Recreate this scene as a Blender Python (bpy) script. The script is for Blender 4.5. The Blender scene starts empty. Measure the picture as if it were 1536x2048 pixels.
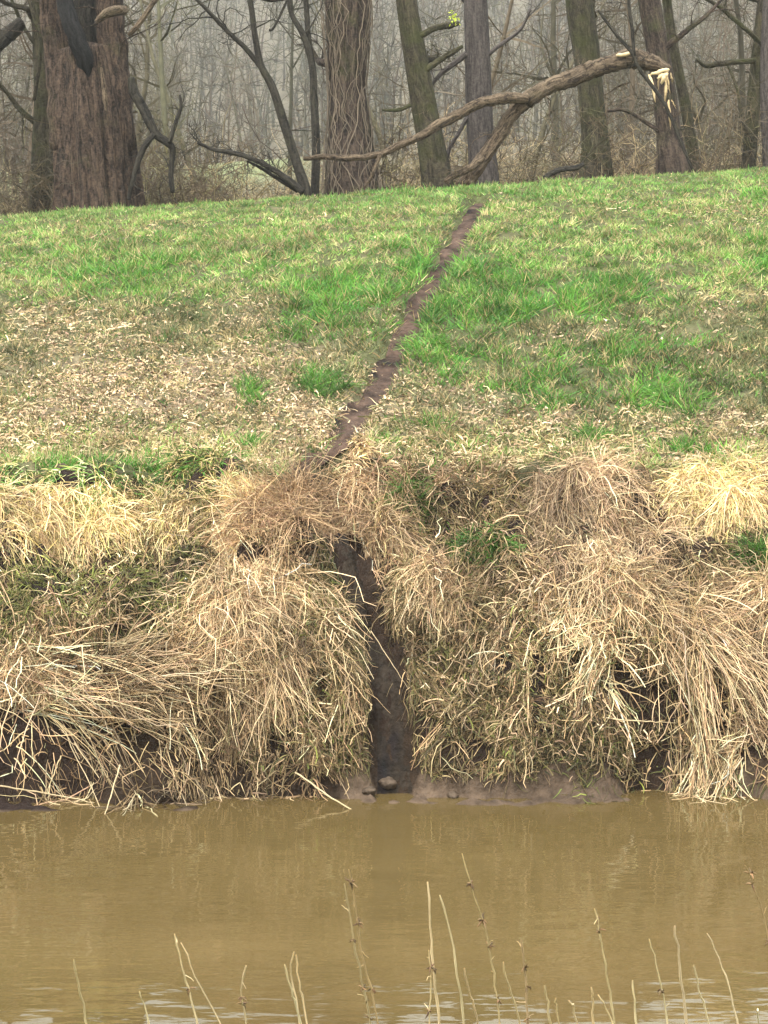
import bpy, math, random
import numpy as np

random.seed(7)
RNG = np.random.default_rng(11)
sc = bpy.context.scene
COL = sc.collection

# ------------------------------------------------------------------ camera
CAM = np.array([0.0, 0.0, 5.6])
F = 4000.0                      # focal length in photograph pixels (1536 x 2048)
PITCH = math.atan(524.0 / F)    # looking slightly down across the river
cam_d = bpy.data.cameras.new('camera')
cam_d.sensor_fit = 'VERTICAL'
cam_d.sensor_height = 24.0
cam_d.lens = F / 2048.0 * 24.0
cam_d.clip_start = 0.1
cam_d.clip_end = 1500.0
cam_o = bpy.data.objects.new('camera', cam_d)
cam_o.location = CAM
cam_o.rotation_euler = (math.pi / 2 - PITCH, 0, 0)
COL.objects.link(cam_o)
sc.camera = cam_o

# ------------------------------------------------------------------ sky, sun, exposure
SUN_EL, SUN_AZ = 60.0, 205.0     # high, behind the camera and a little to its left
world = bpy.data.worlds.new('World')
sc.world = world
world.use_nodes = True
wn = world.node_tree.nodes
wl = world.node_tree.links
wn.clear()
sky = wn.new('ShaderNodeTexSky')
sky.sky_type = 'NISHITA'
sky.sun_disc = False
sky.sun_elevation = math.radians(SUN_EL)
sky.sun_rotation = math.radians(SUN_AZ)
sky.air_density = 4.0
sky.dust_density = 1.0
sky.ozone_density = 4.0
hs = wn.new('ShaderNodeHueSaturation')
hs.inputs['Saturation'].default_value = 0.3     # an overcast sky is nearly grey
bg = wn.new('ShaderNodeBackground')
bg.inputs['Strength'].default_value = 0.15
wo = wn.new('ShaderNodeOutputWorld')
wl.new(sky.outputs['Color'], hs.inputs['Color'])
wl.new(hs.outputs['Color'], bg.inputs['Color'])
wl.new(bg.outputs['Background'], wo.inputs['Surface'])

sun_d = bpy.data.lights.new('sun', 'SUN')
sun_d.energy = 1.5
sun_d.angle = math.radians(11)
sun_d.color = (1.0, 0.95, 0.86)
sun_o = bpy.data.objects.new('sun', sun_d)
az, el = math.radians(SUN_AZ), math.radians(SUN_EL)
# Nishita rotation: 0 = +Y, growing clockwise seen from above
to_sun = (math.sin(az) * math.cos(el), math.cos(az) * math.cos(el), math.sin(el))
from mathutils import Vector
sun_o.rotation_euler = Vector(to_sun).to_track_quat('Z', 'Y').to_euler()
sun_o.location = (0, -5, 40)
COL.objects.link(sun_o)

sc.view_settings.view_transform = 'Standard'
sc.view_settings.look = 'None'
sc.view_settings.gamma = 1.0
sc.view_settings.use_curve_mapping = False
sc.view_settings.exposure = 2.0
sc.cycles.max_bounces = 6
sc.cycles.diffuse_bounces = 3
sc.cycles.glossy_bounces = 3
sc.cycles.transparent_max_bounces = 4
sc.cycles.volume_bounces = 0
sc.cycles.use_denoising = True

# ------------------------------------------------------------------ pixel helpers
FW = np.array([0, math.cos(PITCH), -math.sin(PITCH)])
UP = np.array([0, math.sin(PITCH), math.cos(PITCH)])


def ray(px, py):
    a = (np.asarray(px, float) - 768) / F
    b = (1024 - np.asarray(py, float)) / F
    return np.stack([a + 0 * b, FW[1] + UP[1] * b + 0 * a, FW[2] + UP[2] * b + 0 * a], -1)


def at(px, py, Y):
    d = ray(px, py)
    return CAM + d * (np.asarray(Y, float) / d[..., 1])[..., None]


def proj(P):
    q = P - CAM
    w = q @ FW
    return 768 + F * q[..., 0] / w, 1024 - F * (q @ UP) / w


# ------------------------------------------------------------------ noise
def _hash(xi, yi, s):
    h = (xi.astype(np.int64) * 374761393 + yi.astype(np.int64) * 668265263 + int(s) * 974634777) & 0xffffffff
    h = ((h ^ (h >> 13)) * 1274126177) & 0xffffffff
    h = (h ^ (h >> 16)) & 0xffffffff
    return h / 4294967295.0


def vn(x, y, s=0):
    x = np.asarray(x, float); y = np.asarray(y, float)
    xi = np.floor(x); yi = np.floor(y)
    fx = x - xi; fy = y - yi
    fx = fx * fx * (3 - 2 * fx); fy = fy * fy * (3 - 2 * fy)
    a = _hash(xi, yi, s); b = _hash(xi + 1, yi, s)
    c = _hash(xi, yi + 1, s); d = _hash(xi + 1, yi + 1, s)
    return (a + (b - a) * fx) * (1 - fy) + (c + (d - c) * fx) * fy - 0.5


def fbm(x, y, s=0, o=4):
    r = 0; a = 1.0
    for k in range(o):
        r = r + a * vn(x * 2 ** k, y * 2 ** k, s + 17 * k); a *= 0.5
    return r


def sstep(a, b, x):
    t = np.clip((x - a) / (b - a), 0, 1)
    return t * t * (3 - 2 * t)


# ------------------------------------------------------------------ terrain height
def steep(y): return 19.75 + (y - 19.75) * 0.84 if y < 24 else y


PROF_ROW_Y = [(1622, 19.75), (1570, 20.15), (1400, 20.55), (1250, 21.05), (1112, 21.5), (1082, 22.0), (965, 22.75), (932, 23.4)]
PROF_D = []; PROF_Z = []
for r_, y_ in PROF_ROW_Y:
    y_ = steep(y_)
    p_ = at(768, r_, y_)
    PROF_D.append(y_ - 19.75); PROF_Z.append(p_[2])
PROF_D = np.array([-6.5, -3.0, -0.8] + PROF_D)
PROF_Z = np.array([-0.9, -0.85, -0.35] + PROF_Z)

# mud slide: centre line in the photograph, half width in metres
LOW_TRACK = [(690, 1085, 22.0), (705, 1130, 21.45), (738, 1200, 21.2), (768, 1290, 20.9), (780, 1400, 20.6), (785, 1490, 20.35), (785, 1580, 20.1)]
TOP_TRACK = [(958, 398), (925, 455), (890, 520), (848, 590), (815, 650), (790, 700), (755, 770), (705, 835), (668, 880), (632, 912), (604, 940)]


def shore(x):
    s = 19.75 - 0.28 * sstep(-0.8, -2.6, x) + 0.05 * sstep(1.0, 3.5, x)
    return s + 0.16 * fbm(x * 0.9, x * 0 + 3.3, 5, 4)


# (px, py, Y, radius x, radius y, amount): swellings and hollows of the bank
LUMPS = [(t[0], t[1], t[2], t[3], t[4], t[5]) for t in [
    (545, 1230, 21.0, 0.70, 0.45, 0.32), (600, 1400, 20.6, 0.62, 0.35, 0.28), (500, 1070, 21.9, 0.5, 0.35, 0.16),
    (180, 1350, 20.6, 0.95, 0.28, 0.42), (190, 1500, 20.15, 1.0, 0.32, -0.85), (190, 1200, 21.2, 0.8, 0.35, -0.25),
    (350, 1110, 21.7, 0.5, 0.3, -0.22), (600, 1590, 20.0, 0.36, 0.24, -0.6),
    (950, 1250, 21.0, 0.7, 0.5, 0.10), (1230, 1180, 21.2, 0.6, 0.45, 0.38), (1180, 1010, 22.3, 0.6, 0.35, 0.22),
    (1310, 1420, 20.5, 0.34, 0.28, -0.8), (1230, 1370, 20.6, 0.2, 0.2, -0.2), (1460, 1000, 22.4, 0.5, 0.35, 0.25),
    (1450, 1400, 20.5, 0.4, 0.4, 0.15), (1480, 1530, 20.1, 0.4, 0.2, -0.2), (950, 1010, 22.3, 0.6, 0.4, -0.12),
    (90, 1030, 22.2, 0.8, 0.3, 0.16), (460, 1560, 20.05, 0.28, 0.22, -0.45), (1000, 1530, 20.1, 0.6, 0.15, -0.12)]]
LUMPS = [(at(a, b, steep(c))[0], steep(c), rx, ry * 0.88, amt) for a, b, c, rx, ry, amt in LUMPS]
LT = np.array([at(a, b, steep(c)) for a, b, c in LOW_TRACK])


def seg_dist(x, y, pts):
    best = np.full(np.shape(x), 1e9)
    for i in range(len(pts) - 1):
        a = pts[i][:2]; b = pts[i + 1][:2]
        ab = b - a
        t = np.clip(((x - a[0]) * ab[0] + (y - a[1]) * ab[1]) / (ab @ ab), 0, 1)
        best = np.minimum(best, np.hypot(x - a[0] - t * ab[0], y - a[1] - t * ab[1]))
    return best


def crest_z(x):
    return 6.66 + 0.062 * np.clip(x, -14, 14) + 0.05 * fbm(x * 0.5, x * 0, 21, 3)


def height_raw(x, y):
    x, y = np.broadcast_arrays(np.asarray(x, float), np.asarray(y, float))
    d = y - shore(x)
    z = np.interp(d, PROF_D, PROF_Z)
    face = sstep(0.05, 0.5, d) * (1 - sstep(2.7, 3.7, d))
    for lx, ly, rx, ry, amt in LUMPS:
        z = z + amt * np.exp(-((x - lx) / rx) ** 2 - ((y - ly) / ry) ** 2)
    z = z + face * (0.42 * fbm(x * 1.5, y * 1.5, 31, 3) + 0.32 * fbm(x * 4.2, y * 4.2, 33, 3))
    z = z + 0.07 * fbm(x * 8, y * 8, 37, 4) * sstep(-0.15, 0.1, d) * (1 - sstep(0.4, 0.7, d))
    # the embankment
    zl = PROF_Z[-1]
    s = np.clip((y - 23.4) / (38.0 - 23.4), 0, 1)
    cz = crest_z(x)
    prof = s + 0.10 * np.sin(math.pi * s) * s
    z = z + (cz - zl) * prof
    z = z + (0.10 * fbm(x * 0.45, y * 0.45, 41, 3) + 0.05 * fbm(x * 2.3, y * 2.3, 43, 3)) * sstep(23, 25, y) * (1 - 0.6 * sstep(36, 38, y))
    b = np.clip(y - 37.6, 0, None)
    z = z - 0.75 * sstep(0, 8, b)
    z = z + np.interp(y, [52, 62, 80, 104, 150, 200, 260, 330, 400, 450, 505], [0, 0.3, 2.2, 4.6, 6.0, 9.5, 20, 37, 53, 60, 63])
    z = z + (0.5 + 2.5 * sstep(150, 260, y)) * fbm(x * 0.03, y * 0.03, 47, 3) * sstep(46, 80, y)
    # the worn groove of the slide
    g = seg_dist(x, y, LT)
    z = z - 0.34 * (1 - sstep(0.13, 0.30, g)) * sstep(19.9, 20.2, y) * (1 - 0.7 * sstep(21.15, 21.65, y))
    # the near bank, below and behind the camera
    nb = np.clip(13.2 - y, 0, None)
    near = -0.6 + 0.46 * nb + 0.12 * fbm(x * 0.8, y * 0.8, 51, 3)
    near = np.minimum(near, 3.95 + 0.05 * fbm(x, y, 53, 2))
    z = np.where(y < 13.2, np.maximum(near, -0.9 + 0 * near), z)
    return z


# baked copy for quick look-ups
BX0, BY0, BS = -11.0, 17.5, 0.04
bxs = np.arange(BX0, 11.01, BS); bys = np.arange(BY0, 47.0, BS)
BAKE = height_raw(bxs[None, :], bys[:, None])


def carve_top_track():
    pts = np.array([hit(np.array([a]), np.array([b]))[0] for a, b in TOP_TRACK])
    return pts


def H(x, y):
    u = np.clip((np.asarray(x) - BX0) / BS, 0, len(bxs) - 1.001)
    v = np.clip((np.asarray(y) - BY0) / BS, 0, len(bys) - 1.001)
    i = u.astype(int); j = v.astype(int); fu = u - i; fv = v - j
    return (BAKE[j, i] * (1 - fu) + BAKE[j, i + 1] * fu) * (1 - fv) + (BAKE[j + 1, i] * (1 - fu) + BAKE[j + 1, i + 1] * fu) * fv


def Hn(x, y, e=0.06):
    hx = (H(x + e, y) - H(x - e, y)) / (2 * e)
    hy = (H(x, y + e) - H(x, y - e)) / (2 * e)
    return hx, hy


def hit(px, py):
    """where the line of sight through a photograph pixel first meets the ground"""
    d = ray(px, py); d = d / d[..., 1:2]
    n = len(d)
    y0 = np.full(n, 18.6); done = np.zeros(n, bool)
    Y = np.arange(18.6, 42.0, 0.08)
    res = np.full(n, 40.0)
    for k in range(1, len(Y)):
        yy = Y[k]
        below = (CAM[2] + d[:, 2] * yy) < H(d[:, 0] * yy, np.full(n, yy))
        new = below & ~done
        if new.any():
            a = np.full(new.sum(), Y[k - 1]); b = np.full(new.sum(), yy)
            dd = d[new]
            for _ in range(6):
                m = (a + b) / 2
                u = (CAM[2] + dd[:, 2] * m) < H(dd[:, 0] * m, m)
                b = np.where(u, m, b); a = np.where(u, a, m)
            res[new] = b
        done |= below
    x = d[:, 0] * res
    return np.stack([x, res, H(x, res)], -1)


TT = carve_top_track()
_gx, _gy = np.meshgrid(bxs, bys)
_td = seg_dist(_gx, _gy, TT)
BAKE -= 0.12 * (1 - sstep(0.10, 0.26, _td))
BAKE += 0.03 * np.exp(-((_td - 0.3) / 0.1) ** 2)


def height(x, y):
    x, y = np.broadcast_arrays(np.asarray(x, float), np.asarray(y, float))
    z = height_raw(x, y)
    td = seg_dist(x, y, TT)
    return z - 0.12 * (1 - sstep(0.10, 0.26, td)) + 0.03 * np.exp(-((td - 0.3) / 0.1) ** 2)


# ------------------------------------------------------------------ materials
def srgb(r, g, b):
    c = np.array([r, g, b], float) / 255
    return tuple(np.where(c <= 0.04045, c / 12.92, ((c + 0.055) / 1.055) ** 2.4))


def attr_mat(name, rough=0.75, noise=30.0, var=0.25, bump=0.0, bscale=60.0, trans=0.0, spec=0.3):
    m = bpy.data.materials.new(name); m.use_nodes = True
    n = m.node_tree.nodes; l = m.node_tree.links
    p = n['Principled BSDF']; out = n['Material Output']
    a = n.new('ShaderNodeAttribute'); a.attribute_name = 'col'
    tc = n.new('ShaderNodeTexCoord')
    t = n.new('ShaderNodeTexNoise'); t.inputs['Scale'].default_value = noise; t.inputs['Detail'].default_value = 4
    l.new(tc.outputs['Object'], t.inputs['Vector'])
    mr = n.new('ShaderNodeMapRange')
    mr.inputs['From Min'].default_value = 0.3; mr.inputs['From Max'].default_value = 0.7
    mr.inputs['To Min'].default_value = 1 - var; mr.inputs['To Max'].default_value = 1 + var
    l.new(t.outputs['Fac'], mr.inputs['Value'])
    mx = n.new('ShaderNodeVectorMath'); mx.operation = 'SCALE'
    l.new(a.outputs['Color'], mx.inputs[0]); l.new(mr.outputs['Result'], mx.inputs['Scale'])
    l.new(mx.outputs['Vector'], p.inputs['Base Color'])
    p.inputs['Roughness'].default_value = rough
    p.inputs['Specular IOR Level'].default_value = spec
    if bump:
        t2 = n.new('ShaderNodeTexNoise'); t2.inputs['Scale'].default_value = bscale; t2.inputs['Detail'].default_value = 6
        l.new(tc.outputs['Object'], t2.inputs['Vector'])
        b = n.new('ShaderNodeBump'); b.inputs['Strength'].default_value = bump; b.inputs['Distance'].default_value = 0.03
        l.new(t2.outputs['Fac'], b.inputs['Height']); l.new(b.outputs['Normal'], p.inputs['Normal'])
    if trans:
        tr = n.new('ShaderNodeBsdfTranslucent'); l.new(mx.outputs['Vector'], tr.inputs['Color'])
        ms = n.new('ShaderNodeMixShader'); ms.inputs['Fac'].default_value = trans
        l.new(p.outputs['BSDF'], ms.inputs[1]); l.new(tr.outputs['BSDF'], ms.inputs[2]); l.new(ms.outputs['Shader'], out.inputs['Surface'])
    return m


def bark_mat(name, c1, c2, moss=(0.07, 0.085, 0.025), moss_amt=0.0, stretch=6.0, bump=0.7):
    m = bpy.data.materials.new(name); m.use_nodes = True
    n = m.node_tree.nodes; l = m.node_tree.links; p = n['Principled BSDF']
    tc = n.new('ShaderNodeTexCoord'); mp = n.new('ShaderNodeMapping')
    al = n.new('ShaderNodeAttribute'); al.attribute_name = 'along'
    mp.inputs['Scale'].default_value = (stretch, stretch, 1.1)
    l.new(al.outputs['Vector'], mp.inputs['Vector'])
    t = n.new('ShaderNodeTexNoise'); t.inputs['Scale'].default_value = 2.6; t.inputs['Detail'].default_value = 7; t.inputs['Roughness'].default_value = 0.65
    t.inputs['Distortion'].default_value = 1.0
    l.new(mp.outputs['Vector'], t.inputs['Vector'])
    tf = n.new('ShaderNodeTexNoise'); tf.inputs['Scale'].default_value = 23.0; tf.inputs['Detail'].default_value = 5; tf.inputs['Roughness'].default_value = 0.7
    l.new(al.outputs['Vector'], tf.inputs['Vector'])
    ad = n.new('ShaderNodeMath'); ad.operation = 'MULTIPLY_ADD'; ad.inputs[1].default_value = 0.55
    sb = n.new('ShaderNodeMath'); sb.operation = 'SUBTRACT'; sb.inputs[1].default_value = 0.275
    l.new(tf.outputs['Fac'], ad.inputs[0]); l.new(t.outputs['Fac'], ad.inputs[2]); l.new(ad.outputs['Value'], sb.inputs[0])
    r = n.new('ShaderNodeValToRGB')
    r.color_ramp.elements[0].position = 0.38; r.color_ramp.elements[1].position = 0.64
    r.color_ramp.elements[0].color = (*c1, 1); r.color_ramp.elements[1].color = (*c2, 1)
    l.new(sb.outputs['Value'], r.inputs['Fac'])
    t2 = n.new('ShaderNodeTexNoise'); t2.inputs['Scale'].default_value = 1.7; t2.inputs['Detail'].default_value = 8; t2.inputs['Roughness'].default_value = 0.7
    l.new(tc.outputs['Object'], t2.inputs['Vector'])
    mr = n.new('ShaderNodeMapRange')
    mr.inputs['From Min'].default_value = 0.62 - 0.3 * moss_amt; mr.inputs['From Max'].default_value = 0.80 - 0.3 * moss_amt
    mr.inputs['To Max'].default_value = min(1.0, moss_amt)
    l.new(t2.outputs['Fac'], mr.inputs['Value'])
    mx = n.new('ShaderNodeMix'); mx.data_type = 'RGBA'
    l.new(mr.outputs['Result'], mx.inputs['Factor']); l.new(r.outputs['Color'], mx.inputs['A'])
    mx.inputs['B'].default_value = (*moss, 1)
    l.new(mx.outputs['Result'], p.inputs['Base Color'])
    p.inputs['Roughness'].default_value = 0.9; p.inputs['Specular IOR Level'].default_value = 0.15
    b = n.new('ShaderNodeBump'); b.inputs['Strength'].default_value = bump; b.inputs['Distance'].default_value = 0.06
    l.new(sb.outputs['Value'], b.inputs['Height']); l.new(b.outputs['Normal'], p.inputs['Normal'])
    return m


M_GROUND = attr_mat('soil_and_turf', 0.9, 9.0, 0.35, 1.0, 28.0, spec=0.1)
M_MUD = attr_mat('wet_mud', 0.65, 14.0, 0.35, 1.0, 22.0, spec=0.06)
M_GRASS = attr_mat('green_grass_blades', 0.6, 3.0, 0.2, trans=0.25)
M_DEAD = attr_mat('dead_grass_strands', 0.7, 6.0, 0.2, trans=0.12)
M_LEAF = attr_mat('fallen_leaf', 0.75, 8.0, 0.25, trans=0.08)
M_TWIG = attr_mat('twig_bark', 0.85, 5.0, 0.25)
M_WOOD = attr_mat('torn_wood', 0.7, 30.0, 0.2, 0.4, 60.0)
B_RED = bark_mat('furrowed_red_brown_bark', (0.010, 0.0075, 0.006), (0.082, 0.056, 0.041), moss_amt=0.2, stretch=6, bump=1.0)
B_GREY = bark_mat('purple_grey_bark', (0.026, 0.022, 0.021), (0.078, 0.066, 0.060), moss_amt=0.1, stretch=8)
B_MOSS = bark_mat('mossy_bark', (0.016, 0.014, 0.010), (0.070, 0.058, 0.038), moss=(0.038, 0.043, 0.012), moss_amt=0.6, stretch=5, bump=1.0)
B_DARK = bark_mat('dark_wet_bark', (0.009, 0.008, 0.007), (0.040, 0.035, 0.027), moss_amt=0.25)
B_BLACK = bark_mat('blackened_bark', (0.004, 0.004, 0.004), (0.018, 0.017, 0.017), moss_amt=0.0)
B_PALE = bark_mat('weathered_pale_bark', (0.024, 0.017, 0.012), (0.155, 0.115, 0.078), moss_amt=0.2, stretch=8, bump=1.0)
B_VINE = bark_mat('ivy_clad_bark', (0.017, 0.013, 0.011), (0.085, 0.062, 0.048), moss_amt=0.35, stretch=6, bump=1.0)


# ------------------------------------------------------------------ mesh helpers
def link(name, me, mat=None, parent=None):
    o = bpy.data.objects.new(name, me)
    COL.objects.link(o)
    if mat is not None and me is not None:
        me.materials.append(mat)
    if parent is not None:
        o.parent = parent
    return o


def tag(o, label=None, cat=None, group=None, kind=None):
    if label: o['label'] = label
    if cat: o['category'] = cat
    if group: o['group'] = group
    if kind: o['kind'] = kind
    return o


def make_mesh(name, V, Q, col=None, T=None, smooth=True, U=None):
    """V (n,3) points, Q (m,4) quads, T (k,3) triangles, col (n,3)"""
    me = bpy.data.meshes.new(name)
    V = np.ascontiguousarray(V, np.float32)
    me.vertices.add(len(V)); me.vertices.foreach_set('co', V.ravel())
    Q = np.zeros((0, 4), np.int32) if Q is None else np.asarray(Q, np.int32)
    T = np.zeros((0, 3), np.int32) if T is None else np.asarray(T, np.int32)
    loops = np.concatenate([Q.ravel(), T.ravel()])
    me.loops.add(len(loops)); me.loops.foreach_set('vertex_index', loops)
    npoly = len(Q) + len(T)
    start = np.concatenate([np.arange(len(Q)) * 4, len(Q) * 4 + np.arange(len(T)) * 3]).astype(np.int32)
    me.polygons.add(npoly)
    me.polygons.foreach_set('loop_start', start)
    if smooth:
        me.polygons.foreach_set('use_smooth', np.ones(npoly, bool))
    if col is not None:
        at_ = me.attributes.new('col', 'FLOAT_COLOR', 'POINT')
        c = np.ones((len(V), 4), np.float32); c[:, :3] = col
        at_.data.foreach_set('color', c.ravel())
    if U is not None:
        au = me.attributes.new('along', 'FLOAT_VECTOR', 'POINT')
        au.data.foreach_set('vector', np.ascontiguousarray(U, np.float32).ravel())
    me.update(calc_edges=True)
    return me


class Bag:
    """collects geometry that becomes ONE mesh"""
    def __init__(s): s.V = []; s.Q = []; s.T = []; s.C = []; s.U = []; s.n = 0

    def add(s, V, Q=None, T=None, C=None, U=None):
        s.V.append(V); s.U.append(V if U is None else U)
        if Q is not None: s.Q.append(np.asarray(Q) + s.n)
        if T is not None: s.T.append(np.asarray(T) + s.n)
        s.C.append(np.broadcast_to(np.asarray((0.3, 0.3, 0.3) if C is None else C, float), (len(V), 3)))
        s.n += len(V)

    def build(s, name, mat, parent=None, origin=None, smooth=True):
        V = np.concatenate(s.V)
        if origin is not None: V = V - origin
        me = make_mesh(name, V, np.concatenate(s.Q) if s.Q else None, np.concatenate(s.C), np.concatenate(s.T) if s.T else None, smooth, np.concatenate(s.U) if mat.name.endswith('bark') else None)
        o = link(name, me, mat, parent)
        if origin is not None and parent is None: o.location = origin
        return o


def tangents(P):
    T = np.empty_like(P)
    T[:, 1:-1] = P[:, 2:] - P[:, :-2]
    T[:, 0] = P[:, 1] - P[:, 0]; T[:, -1] = P[:, -1] - P[:, -2]
    return T / (np.linalg.norm(T, axis=-1, keepdims=True) + 1e-9)


def frames(P, rng):
    T = tangents(P)
    ref = rng.normal(size=(len(P), 1, 3))
    A = ref - (ref * T).sum(-1, keepdims=True) * T
    A /= np.linalg.norm(A, axis=-1, keepdims=True) + 1e-9
    return T, A, np.cross(T, A)


def ribbons(bag, P, R, C, rng=RNG):
    """flat blades: P (n,K,3), R (n,K) half widths, C (n,3)"""
    n, K, _ = P.shape
    T, A, B = frames(P, rng)
    V = np.stack([P - A * R[..., None], P + A * R[..., None]], 2).reshape(-1, 3)
    i = np.arange(n)[:, None] * (2 * K) + np.arange(K - 1)[None] * 2
    Q = np.stack([i, i + 1, i + 3, i + 2], -1).reshape(-1, 4)
    bag.add(V, Q, None, np.repeat(C, 2 * K, 0))


def tubes(bag, P, R, C, sides=3, rng=RNG):
    n, K, _ = P.shape
    T, A, B = frames(P, rng)
    th = np.arange(sides) * 2 * math.pi / sides
    V = P[:, :, None] + R[..., None, None] * (A[:, :, None] * np.cos(th)[:, None] + B[:, :, None] * np.sin(th)[:, None])
    V = V.reshape(-1, 3)
    base = np.arange(n)[:, None, None] * (K * sides) + np.arange(K - 1)[None, :, None] * sides
    k = np.arange(sides)[None, None]; k2 = (k + 1) % sides
    Q = np.stack([base + k, base + k2, base + sides + k2, base + sides + k], -1).reshape(-1, 4)
    bag.add(V, Q, None, np.repeat(C, K * sides, 0))


def grow(root, d, L, K, wander=0.2, grav=0.0, ground=False, clear=0.01, rng=RNG, kink=0.0):
    """strands stepping from root along d, bending under gravity; (n,K+1,3)"""
    n = len(root)
    P = np.empty((n, K + 1, 3)); P[:, 0] = root
    d = d / (np.linalg.norm(d, axis=-1, keepdims=True) + 1e-9)
    L = np.broadcast_to(L, (n,)); grav = np.broadcast_to(grav, (n,)); wander = np.broadcast_to(wander, (n,))
    ds = (L / K)[:, None]
    for k in range(K):
        d = d + rng.normal(size=(n, 3)) * wander[:, None]
        if kink:
            kk = rng.random(n) < kink
            d[kk] += rng.normal(size=(kk.sum(), 3)) * 0.75
        d[:, 2] -= grav
        d /= np.linalg.norm(d, axis=-1, keepdims=True) + 1e-9
        p = P[:, k] + d * ds
        if ground:
            h = H(p[:, 0], p[:, 1]) + clear
            m = p[:, 2] < h
            if m.any():
                hx, hy = Hn(p[m, 0], p[m, 1])
                nn = np.stack([-hx, -hy, np.ones_like(hx)], -1)
                nz = 1 / np.linalg.norm(nn, axis=-1, keepdims=True)
                nn = nn * nz
                pm = p[m] + nn * ((h[m] - p[m, 2])[:, None] * nz)
                p[m] = pm
                dm = d[m]; dm -= np.minimum(0, (dm * nn).sum(-1, keepdims=True)) * nn
                d[m] = dm / (np.linalg.norm(dm, axis=-1, keepdims=True) + 1e-9)
            p[:, 2] = np.maximum(p[:, 2], 0.0 + 0.004)
        P[:, k + 1] = p
    return P


def taper(r0, n, K, tip=0.3, rng=RNG):
    t = np.linspace(0, 1, K + 1)[None]
    return np.broadcast_to(r0, (n,))[:, None] * (1 + (tip - 1) * t)


def pick(palette, n, jit=0.15, rng=RNG):
    pal = np.array(palette, float) * np.array([1.06, 0.975, 0.885])
    c = pal[rng.integers(0, len(pal), n)]
    return np.clip(c * (1 + rng.normal(size=(n, 1)) * jit) * (1 + rng.normal(size=(n, 3)) * jit * 0.25), 0.01, 0.9)


# ------------------------------------------------------------------ ground sheet
def zone(px, py, blobs):
    r = 0
    for cx, cy, sx, sy, w in blobs:
        r = r + w * np.exp(-((px - cx) / sx) ** 2 - ((py - cy) / sy) ** 2)
    return r


LUSH = [(700, 600, 130, 70, 1.0), (960, 620, 140, 65, .9), (1230, 600, 120, 60, .8), (1000, 560, 260, 60, .5), (300, 560, 320, 45, .55), (1515, 520, 40, 45, .9),
        (650, 770, 50, 28, 1), (510, 785, 26, 30, .9), (1350, 790, 95, 35, .9), (1280, 700, 80, 20, .8), (860, 690, 50, 40, .9), (500, 885, 32, 12, .9),
        (1180, 870, 22, 22, .9), (1390, 900, 60, 15, .7), (150, 950, 150, 25, 1.0), (320, 962, 120, 26, 1.0), (860, 840, 60, 18, .5), (1120, 780, 120, 50, .45),
        (590, 690, 60, 40, .35), (760, 390, 900, 28, .45), (1200, 740, 330, 100, .38), (1100, 500, 350, 60, .3), (300, 500, 320, 60, .25)]
LITTER = [(250, 790, 330, 100, 1), (90, 640, 150, 50, .45), (550, 720, 120, 70, .6), (1190, 675, 140, 28, .5), (880, 790, 170, 50, .4), (1100, 840, 350, 36, .5),
          (620, 850, 120, 50, .8), (1450, 860, 150, 50, .45), (1430, 620, 60, 50, .3), (520, 620, 80, 40, .35)]

c1 = lambda a, b, s: np.arange(a, b, s)
gxs = np.concatenate([c1(-190, -30, 8.0), c1(-30, -11, 1.0), c1(-11, -7.5, 0.2), c1(-7.5, 7.5, 0.08), c1(7.5, 11, 0.2), c1(11, 30, 1.0), c1(30, 191, 8.0)])
gys = np.concatenate([c1(-11, 5, 1.0), c1(5, 13, 0.4), c1(13, 19, 0.5), c1(19, 25.2, 0.055), c1(25.2, 40, 0.16), c1(40, 56, 0.6), c1(56, 110, 2.0), c1(110, 500, 6.0)])
GX, GY = np.meshgrid(gxs, gys)
GZ = height(GX, GY)
ny, nx = GX.shape
V = np.stack([GX, GY, GZ], -1).reshape(-1, 3)
ii = (np.arange(ny - 1)[:, None] * nx + np.arange(nx - 1)[None]).ravel()
Q = np.stack([ii, ii + 1, ii + nx + 1, ii + nx], -1)
gpx, gpy = proj(V)
X, Y = V[:, 0], V[:, 1]
dsh = Y - shore(X)
nz1 = fbm(X * 0.8, Y * 0.8, 61, 4); nz2 = fbm(X * 3, Y * 3, 63, 3)
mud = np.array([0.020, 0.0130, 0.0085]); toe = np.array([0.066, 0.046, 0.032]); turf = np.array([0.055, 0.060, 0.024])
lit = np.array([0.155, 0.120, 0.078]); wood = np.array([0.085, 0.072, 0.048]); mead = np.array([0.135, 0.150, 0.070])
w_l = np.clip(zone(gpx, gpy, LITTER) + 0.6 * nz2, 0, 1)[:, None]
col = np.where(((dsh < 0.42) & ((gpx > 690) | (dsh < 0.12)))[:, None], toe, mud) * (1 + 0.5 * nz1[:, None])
slope = sstep(21.9, 22.6, Y + 0.5 * nz1)[:, None]
col = col * (1 - slope) + slope * (turf * (1 - w_l) + lit * w_l)
beyond = sstep(39.5, 42, Y)[:, None]
col = col * (1 - beyond) + beyond * wood * (1 + 0.5 * nz1[:, None])
md = (1.4 * np.exp(-((X + 6.8) / 2.6) ** 2 - ((Y - 97) / 11) ** 2) + 1.2 * np.exp(-((X + 17) / 3.0) ** 2 - ((Y - 97) / 16) ** 2)).clip(0, 1)[:, None]
col = col * (1 - md) + mead * md
nearb = (Y < 13.2)[:, None]
col = np.where(nearb, turf, col)
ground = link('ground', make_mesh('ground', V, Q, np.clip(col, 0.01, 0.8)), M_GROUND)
tag(ground, 'muddy river bank rising to a grassy flood embankment and the wood behind', kind='structure')


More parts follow.
